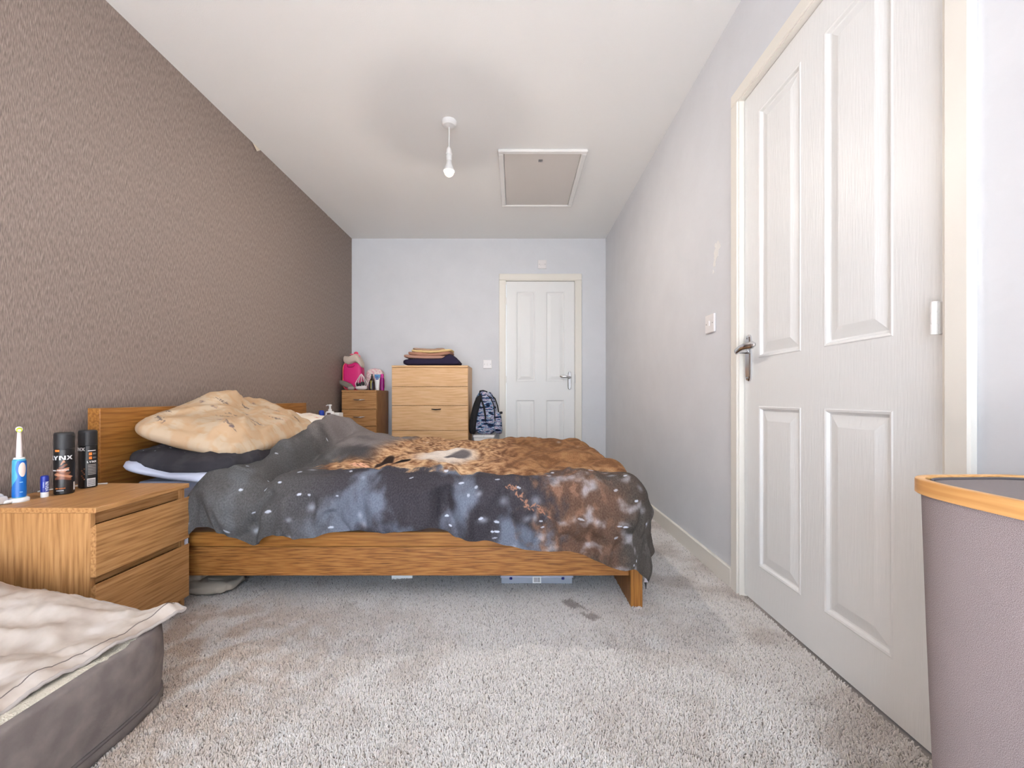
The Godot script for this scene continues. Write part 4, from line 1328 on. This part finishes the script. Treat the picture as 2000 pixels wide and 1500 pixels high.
func patch_on_tube(t0: float, t1: float) -> ArrayMesh:
	var pts := PackedVector3Array()
	for j in 5:
		var t := lerpf(t0, t1, j / 4.0)
		for i in 13:
			var a := lerpf(0.05, PI - 0.05, i / 12.0)
			pts.append(Vector3(cos(a) * (lerpf(0.019, 0.028, t) + 0.0004), 0.028 + 0.13 * t, sin(a) * (lerpf(0.018, 0.002, t) + 0.0006)))
	return grid(pts, 13, 5, PackedVector2Array(), Vector3.BACK)

func build_backpack() -> void:
	var n := FastNoiseLite.new()
	n.seed = 31
	n.frequency = 1.0
	var bin := thing("storage_box", "white storage box beneath the patterned backpack by wide chest", "box", Vector3(-0.295, 0, -3.93))
	part(bin, "body", box(Vector3(-0.092, 0, -0.12), Vector3(0.092, 0.425, 0.12), 0.006), M.white)
	for x in [-0.098, 0.001]:
		part(bin, "lid_flap", box(Vector3(x, 0.425, -0.126), Vector3(x + 0.097, 0.447, 0.126), 0.003), M.white)
	var b := thing("backpack", "blue pink and white patterned backpack with black straps on a white box", "backpack", Vector3(-0.295, 0.447, -3.94))
	var weft := triplanar(sm(Color.WHITE, 0.75, 0.3), Vector3(0.62, 2.3, 0.62))
	weft.albedo_texture = noise_tex(0.03, 4, [[0.22, c8(20, 24, 44)], [0.38, c8(40, 60, 104)], [0.46, c8(92, 142, 178)], [0.53, c8(214, 222, 230)], [0.58, c8(228, 178, 196)], [0.63, c8(60, 74, 120)], [0.75, c8(226, 228, 234)], [0.9, c8(30, 34, 60)]], 512, 91)
	var blackm := sm(c8(24, 23, 27), 0.8)
	var taper := func(p: Vector3) -> Vector3:
		var t: float = (p.y + 0.2) / 0.4
		return Vector3(p.x * lerpf(1.05, 0.72, t * t) - 0.01 * t, p.y + 0.02 * n.get_noise_2d(p.x * 12, p.z * 9) * clampf(t * 3.0, 0.0, 1.0), p.z * lerpf(1.0, 0.75, t) + n.get_noise_2d(p.x * 14, p.y * 14) * 0.012)
	part(b, "body", soft(Vector3(0.115, 0.203, 0.085), 0.6, 0.55, 57, 41, taper), weft, Vector3(0.01, 0.203, 0))
	part(b, "back_pad", soft(Vector3(0.035, 0.185, 0.08), 0.5, 0.5, 25, 25, func(p): return p + Vector3(0.075 * pow((p.y + 0.185) / 0.37, 2), 0, 0)), blackm, Vector3(-0.112, 0.187, 0.018))
	part(b, "front_pocket", soft(Vector3(0.04, 0.11, 0.075), 0.6, 0.6, 33, 25, func(p): return p + Vector3(-0.02 * (p.y + 0.11) / 0.22, 0.01 * n.get_noise_2d(p.z * 20, p.y * 20), 0)), weft, Vector3(0.135, 0.11, 0.01))
	part(b, "top_loop", tube([Vector3(-0.05, 0.385, 0.0), Vector3(-0.045, 0.412, 0.01), Vector3(-0.015, 0.416, 0.015), Vector3(0.02, 0.405, 0.01), Vector3(0.03, 0.388, 0)], 0.006, 8), blackm)
	part(b, "side_strap", tube([Vector3(-0.045, 0.40, 0.055), Vector3(-0.025, 0.33, 0.082), Vector3(0.0, 0.26, 0.092), Vector3(0.012, 0.18, 0.094), Vector3(0.015, 0.12, 0.092)], [0.008, 0.012, 0.02, 0.017, 0.005], 10, 0.5), blackm)
	part(b, "zip", tube([Vector3(0.0, 0.385, 0.04), Vector3(0.06, 0.35, 0.066), Vector3(0.09, 0.28, 0.075), Vector3(0.1, 0.2, 0.08), Vector3(0.105, 0.13, 0.08)], 0.005, 8), blackm)
	part(b, "zip", tube([Vector3(0.04, 0.39, 0.02), Vector3(0.1, 0.34, 0.04), Vector3(0.125, 0.27, 0.05), Vector3(0.135, 0.2, 0.05)], 0.006, 8), blackm)
	part(b, "buckle", soft(Vector3(0.014, 0.012, 0.01), 0.6, 0.6, 13, 9), blackm, Vector3(0.158, 0.205, 0.04))
	part(b, "webbing", tube([Vector3(-0.09, 0.28, 0.075), Vector3(-0.10, 0.18, 0.095), Vector3(-0.115, 0.06, 0.095), Vector3(-0.11, 0.01, 0.095)], 0.006, 8), blackm)

# ---------------------------------------------------------------- hamper
func rounded_ring(cx: float, cz: float, hx: float, hz: float, e: float, n: int) -> Array:
	var out := []
	for k in n:
		var a := TAU * k / n
		out.append(Vector2(cx + hx * spow(cos(a), e), cz + hz * spow(sin(a), e)))
	return out

func build_hamper() -> void:
	var o := thing("laundry_hamper", "tall grey fabric laundry hamper with bamboo rim beside the white door", "hamper", Vector3(0.762, 0, -0.475), 0.035)
	var hx := 0.128
	var hz := 0.222
	var top := 0.668
	var n := 97
	# fabric body
	var pts := PackedVector3Array()
	for j in 9:
		var t := j / 8.0
		var k := lerpf(0.87, 0.965, t) + 0.006 * sin(t * PI)
		for i in n:
			var a := TAU * (i % (n - 1)) / (n - 1)
			pts.append(Vector3(hx * k * spow(cos(a), 0.42), t * (top - 0.02), hz * k * spow(sin(a), 0.42)))
	part(o, "body", grid(pts, n, 9, PackedVector2Array(), Vector3.ZERO, true), M.hamper)
	# bamboo ring: outer wall, top, inner wall
	var ring := PackedVector3Array()
	for q in [[0.985, -0.024], [1.0, -0.022], [1.0, -0.002], [0.992, 0.0], [0.925, 0.0], [0.918, -0.002], [0.918, -0.016]]:
		for i in n:
			var a := TAU * (i % (n - 1)) / (n - 1)
			var kx: float = 1.0 - (1.0 - q[0]) * 0.128 / hx
			var kz: float = 1.0 - (1.0 - q[0]) * 0.128 / hz
			ring.append(Vector3(hx * kx * spow(cos(a), 0.42), top + q[1], hz * kz * spow(sin(a), 0.42)))
	part(o, "rim", grid(ring, n, 7, PackedVector2Array(), Vector3.ZERO, true), M.bamboo)
	var lid := PackedVector3Array()
	for q in [0.925, 0.88, 0.6, 0.3, 0.0]:
		for i in n:
			var a := TAU * (i % (n - 1)) / (n - 1)
			lid.append(Vector3(hx * q * spow(cos(a), 0.42), top - 0.006 + 0.004 * (1 - q), hz * q * spow(sin(a), 0.42)))
	part(o, "lid", grid(lid, n, 5, PackedVector2Array(), Vector3.UP), M.lid)
	var piping := []
	for k in 65:
		var a := TAU * k / 64
		piping.append(Vector3(hx * 0.86 * spow(cos(a), 0.42), top - 0.004, hz * 0.93 * spow(sin(a), 0.42)))
	part(o, "lid_piping", tube(piping, 0.0022, 6), sm(c8(96, 90, 92), 0.9))
	part(o, "pull_tab", tube([Vector3(-0.012, top - 0.004, 0.03), Vector3(-0.012, top + 0.012, 0.035), Vector3(-0.01, top + 0.016, 0.055), Vector3(-0.008, top + 0.008, 0.075), Vector3(-0.008, top - 0.004, 0.08)], 0.008, 10, 0.4), sm(c8(74, 62, 60), 0.7))

# ---------------------------------------------------------------- pet bed and throw
func build_dog_bed() -> void:
	var n := FastNoiseLite.new()
	n.seed = 37
	n.frequency = 1.0
	var cx := -1.262
	var cz := -0.735
	var hx := 0.358
	var hz := 0.40
	var o := thing("pet_bed", "dark grey padded pet bed with cream lining under a throw", "pet bed", Vector3(cx, 0, cz))
	var nu := 129
	var pts := PackedVector3Array()
	var prof := [[0.97, 0.0], [1.0, 0.012], [1.004, 0.03], [0.992, 0.042], [1.0, 0.07], [1.01, 0.12], [1.004, 0.17], [0.994, 0.2], [0.985, 0.209], [0.955, 0.213]]
	for q in prof:
		for i in nu:
			var a := TAU * (i % (nu - 1)) / (nu - 1)
			var w: float = 0.006 * n.get_noise_2d(cos(a) * 4.0, sin(a) * 4.0 + q[1] * 8.0)
			pts.append(Vector3((hx * q[0] + w) * spow(cos(a), 0.3), q[1] + (0.012 * n.get_noise_2d(cos(a) * 2.0 + 5, sin(a) * 2.0) if q[1] > 0.15 else 0.0), (hz * q[0] + w) * spow(sin(a), 0.3)))
	part(o, "side_wall", grid(pts, nu, prof.size(), PackedVector2Array(), Vector3.ZERO, true), M.suede)
	var seam := []
	for k in 97:
		var a := TAU * k / 96
		seam.append(Vector3((hx * 0.996) * spow(cos(a), 0.3), 0.039, (hz * 0.996) * spow(sin(a), 0.3)))
	part(o, "seam", tube(seam, 0.004, 6), M.piping)
	var top := PackedVector3Array()
	for q in [[0.965, 0.211], [0.93, 0.217], [0.7, 0.213], [0.35, 0.212], [0.0, 0.212]]:
		for i in nu:
			var a := TAU * (i % (nu - 1)) / (nu - 1)
			top.append(Vector3(hx * q[0] * spow(cos(a), 0.3), q[1] + 0.012 * n.get_noise_2d(cos(a) * 2.0 + 5, sin(a) * 2.0) * q[0], hz * q[0] * spow(sin(a), 0.3)))
	part(o, "lining", grid(top, nu, 5, PackedVector2Array(), Vector3.UP), M.sherpa)
	# throw spread on it
	var gu := 130
	var gv := 130
	var up := PackedVector3Array()
	for j in gv:
		var v := j / (gv - 1.0)            # 0 near, 1 far
		for i in gu:
			var u := i / (gu - 1.0)        # 0 left, 1 right
			var xr := -0.932 + 0.012 * sin(v * 9.0) - 0.022 * smoothstep(0.5, 0.0, v) + 0.02 * smoothstep(0.85, 1.0, v)
			var x := lerpf(-1.60, xr, u)
			var z := lerpf(-0.36, -1.125 - 0.012 * sin(u * 7.0), v)
			var h := 0.231
			h += 0.06 * bump(x, z, -1.33, -1.06, 0.22, 0.12) + 0.075 * bump(x, z, -1.45, -1.07, 0.09, 0.06)
			h += 0.012 * n.get_noise_2d(x * 4.0, z * 5.0) * 1.5 + 0.006 * n.get_noise_2d(x * 11, z * 11 + 8) * 1.5
			h += 0.012 * seg_bump(Vector2(x, z), Vector2(-1.2, -1.02), Vector2(-0.98, -1.07), 0.02)
			h += 0.014 * seg_bump(Vector2(x, z), Vector2(-1.4, -0.92), Vector2(-1.05, -0.97), 0.02)
			h += 0.010 * seg_bump(Vector2(x, z), Vector2(-1.3, -0.80), Vector2(-0.98, -0.88), 0.018)
			h -= 0.009 * seg_bump(Vector2(x, z), Vector2(-1.3, -0.85), Vector2(-1.0, -0.94), 0.014)
			h -= 0.009 * smoothstep(0.955, 1.0, u)
			h -= 0.012 * smoothstep(0.96, 1.0, v) * smoothstep(-1.15, -1.0, x)
			h += 0.012 * bump(x, z, -0.94, -1.10, 0.05, 0.05)
			up.append(Vector3(x, h, z))
	var g := grid(up, gu, gv, PackedVector2Array(), Vector3.UP)
	var th := single("throw_blanket", "grey beige throw blanket crumpled over the pet bed", "blanket", g, M.throw)
	var low := PackedVector3Array()
	for p in up:
		low.append(p - Vector3(0, 0.006, 0))
	part(th, "underside", grid(low, gu, gv, PackedVector2Array(), Vector3.DOWN), M.throw)
	var edge := []
	for j in gv:
		edge.append(up[j * gu + gu - 1] - Vector3(0, 0.003, 0))
	part(th, "hem", tube(edge, 0.0042, 8), sm(c8(176, 166, 160), 0.95))
	var edge2 := []
	for i in gu:
		edge2.append(up[(gv - 1) * gu + i] - Vector3(0, 0.003, 0))
	part(th, "hem", tube(edge2, 0.0042, 8), sm(c8(176, 166, 160), 0.95))
	var stitch := []
	for j in gv:
		stitch.append(up[j * gu + gu - 6] + Vector3(0, 0.0002, 0))
	part(th, "stitching", tube(stitch, 0.0012, 5), sm(c8(122, 112, 108), 0.95))

# ---------------------------------------------------------------- under the bed
func build_under_bed() -> void:
	var clear := sm(Color(0.82, 0.84, 0.88, 0.45), 0.2)
	clear.transparency = BaseMaterial3D.TRANSPARENCY_ALPHA
	var o := thing("storage_tub", "flat clear plastic storage tub with lilac contents under the bed", "storage tub", Vector3(0.09, 0, -1.86))
	part(o, "tub", boxes([[Vector3(-0.15, 0.008, -0.11), Vector3(0.15, 0.010, 0.11)], [Vector3(-0.15, 0.010, 0.107), Vector3(0.15, 0.032, 0.11)], [Vector3(-0.15, 0.010, -0.11), Vector3(0.15, 0.032, -0.107)], [Vector3(-0.15, 0.010, -0.107), Vector3(-0.147, 0.032, 0.107)], [Vector3(0.147, 0.010, -0.107), Vector3(0.15, 0.032, 0.107)]]), clear)
	part(o, "lid", box(Vector3(-0.156, 0.032, -0.116), Vector3(0.156, 0.041, 0.116), 0.004), sm(c8(206, 204, 220), 0.35))
	part(o, "contents", box(Vector3(-0.135, 0.011, -0.1), Vector3(0.135, 0.029, 0.1), 0.01), sm(c8(206, 186, 206), 0.8))
	for x in [-0.11, 0.11]:
		part(o, "foot", box(Vector3(x - 0.035, 0.0, 0.06), Vector3(x + 0.035, 0.008, 0.108), 0.003), clear)
		part(o, "latch", box(Vector3(x - 0.006, 0.028, 0.116), Vector3(x + 0.006, 0.038, 0.122), 0.002), sm(c8(40, 40, 110), 0.4))
	var lb := part(o, "label", box(Vector3(-0.018, 0.012, 0.1165), Vector3(0.018, 0.040, 0.1175)), M.white)
	for k in 5:
		part(lb, "bar", box(Vector3(-0.012 + k * 0.0055, 0.016, 0.1175), Vector3(-0.0095 + k * 0.0055, 0.036, 0.1179)), M.dark)
	var p := thing("paper_pad", "white paper pad lying under the bed", "paper", Vector3(-0.505, 0, -1.89), 0.1)
	part(p, "pages", box(Vector3(-0.045, 0, -0.09), Vector3(0.045, 0.03, 0.09), 0.002), M.white)
	part(p, "cover", box(Vector3(-0.045, 0.03, -0.09), Vector3(0.045, 0.032, 0.09), 0.0005), sm(c8(214, 208, 206), 0.6))
	# crumpled cloth on the carpet by the bedside table
	var n := FastNoiseLite.new()
	n.seed = 43
	n.frequency = 1.0
	var cl := relief(triplanar(sm(c8(190, 180, 166), 0.95, 0.2), Vector3(4, 4, 4)), M.weave, 0.1)
	var c := thing("cloth", "crumpled beige cloth on the carpet under the bed", "cloth", Vector3(-1.27, 0.0, -1.70))
	part(c, "fold", soft(Vector3(0.125, 0.022, 0.07), 0.7, 0.6, 49, 21, func(q): return q + Vector3(n.get_noise_2d(q.x * 12, q.z * 12) * 0.02, n.get_noise_2d(q.x * 14 + 3, q.z * 16) * 0.012, n.get_noise_2d(q.z * 10, q.x * 10) * 0.02)), cl, Vector3(0, 0.03, 0))
	part(c, "fold", soft(Vector3(0.06, 0.03, 0.06), 0.8, 0.8, 33, 17, func(q): return q + Vector3(n.get_noise_2d(q.x * 12 + 9, q.z * 12) * 0.02, n.get_noise_2d(q.x * 14 + 13, q.z * 16) * 0.012, 0)), cl, Vector3(-0.07, 0.06, -0.02))

# ---------------------------------------------------------------- carpet pile
func carpet_map() -> ImageTexture:
	# trodden, soiled and painted warm shade patches of the carpet; 6.6 m a side, starting at x = -1.7, z = -4.2
	var w := 720
	var big := noise_bytes(w, w, 0.012, 4, 111)
	var fine := noise_bytes(w, w, 0.05, 4, 112)
	var streak := noise_bytes(w, w, 0.03, 4, 113, 1.5)
	var out := PackedByteArray()
	out.resize(w * w * 3)
	for y in w:
		var z := y * 6.6 / w - 4.2
		for x in w:
			var k := y * w + x
			var xx := x * 6.6 / w - 1.7
			var f := fine[k] / 255.0
			var c := mixc(c8(222, 214, 209), c8(238, 233, 230), smooth01(0.3, 0.6, big[k] / 255.0 * 0.6 + f * 0.4))
			# soil plus painted wall bounce and shade by the pet bed; trodden by the door
			var soil_and_shade := smooth01(-0.35, -0.95, xx + (f - 0.5) * 0.9) * smooth01(-1.75, -1.3, z + (f - 0.5) * 0.4)
			c = mixc(c, c8(186, 163, 146), soil_and_shade * 0.8 * smooth01(0.25, 0.6, f))
			var tread := smooth01(0.25, 0.6, xx + (f - 0.5) * 0.5) * smooth01(0.45, 0.7, streak[k] / 255.0)
			c = mixc(c, c8(188, 176, 168), tread * 0.5)
			# pressed mark of a foot of furniture
			var q := Vector2(xx - 0.236, z + 1.547).rotated(-0.977)
			if absf(q.x) < 0.085 and absf(q.y) < 0.022 and f > 0.38:
				c = mixc(c, c8(150, 138, 132), 0.75)
			out[k * 3] = int(c.r * 255)
			out[k * 3 + 1] = int(c.g * 255)
			out[k * 3 + 2] = int(c.b * 255)
	return ImageTexture.create_from_image(Image.create_from_data(w, w, false, Image.FORMAT_RGB8, out))

func build_carpet() -> void:
	var tw := (XR - XL) / 5.0
	var td := (ZF - ZB) / 12.0
	rng.seed = 101
	var v := PackedVector3Array()
	var nn := PackedVector3Array()
	var col := PackedColorArray()
	var idx := PackedInt32Array()
	var nx := 124
	var nz := 128
	for j in nz:
		for i in nx:
			var x := ((i + rng.randf()) / nx - 0.5) * tw
			var z := ((j + rng.randf()) / nz - 0.5) * td
			var hgt := rng.randf_range(0.005, 0.0085)
			var lean := Vector3(rng.randfn(0, 0.003), 0, rng.randfn(0, 0.003))
			var r := rng.randf_range(0.002, 0.0034)
			var shade := clampf(rng.randfn(1.0, 0.13), 0.6, 1.25)
			if rng.randf() < 0.05:
				shade *= rng.randf_range(0.5, 0.75)
			var c := Color(shade, shade * rng.randf_range(0.97, 1.0), shade * rng.randf_range(0.94, 1.0))
			var turn := rng.randf() * TAU
			var first := v.size()
			for k in 3:
				var a := turn + TAU * k / 3
				var d := Vector3(cos(a), 0, sin(a))
				v.append(Vector3(x, -0.001, z) + d * r)
				nn.append((d + Vector3.UP * 0.5).normalized())
				col.append(c)
				v.append(Vector3(x, hgt, z) + lean + d * r * 0.55)
				nn.append((d * 0.5 + Vector3.UP).normalized())
				col.append(c)
			v.append(Vector3(x, hgt + 0.0012, z) + lean)
			nn.append(Vector3.UP)
			col.append(c)
			for k in 3:
				var a := first + k * 2
				var b := first + ((k + 1) % 3) * 2
				idx.append_array([a, b, a + 1, b, b + 1, a + 1, a + 1, b + 1, first + 6])
	var arr := []
	arr.resize(Mesh.ARRAY_MAX)
	arr[Mesh.ARRAY_VERTEX] = v
	arr[Mesh.ARRAY_NORMAL] = nn
	arr[Mesh.ARRAY_COLOR] = col
	arr[Mesh.ARRAY_INDEX] = idx
	var m := ArrayMesh.new()
	m.add_surface_from_arrays(Mesh.PRIMITIVE_TRIANGLES, arr)
	var pile := triplanar(sm(Color.WHITE, 0.95, 0.2), Vector3(1, 1, 1) / 6.6, true, Vector3(1.7, 0.0, 4.2) / 6.6)
	pile.vertex_color_use_as_albedo = true
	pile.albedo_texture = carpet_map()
	var mm := MultiMesh.new()
	mm.transform_format = MultiMesh.TRANSFORM_3D
	mm.mesh = m
	mm.instance_count = 60
	for i in 5:
		for j in 12:
			var b := Basis(Vector3.UP, PI * ((i * 3 + j * 7) % 2))
			mm.set_instance_transform(i * 12 + j, Transform3D(b, Vector3(XL + (i + 0.5) * tw, 0, ZB + (j + 0.5) * td)))
	var o := MultiMeshInstance3D.new()
	o.name = "carpet_pile"
	o.multimesh = mm
	o.material_override = pile
	add_child(o)
	o.set_meta("kind", "stuff")
	o.set_meta("label", "grey beige twist pile of the bedroom carpet")
	o.set_meta("category", "carpet")
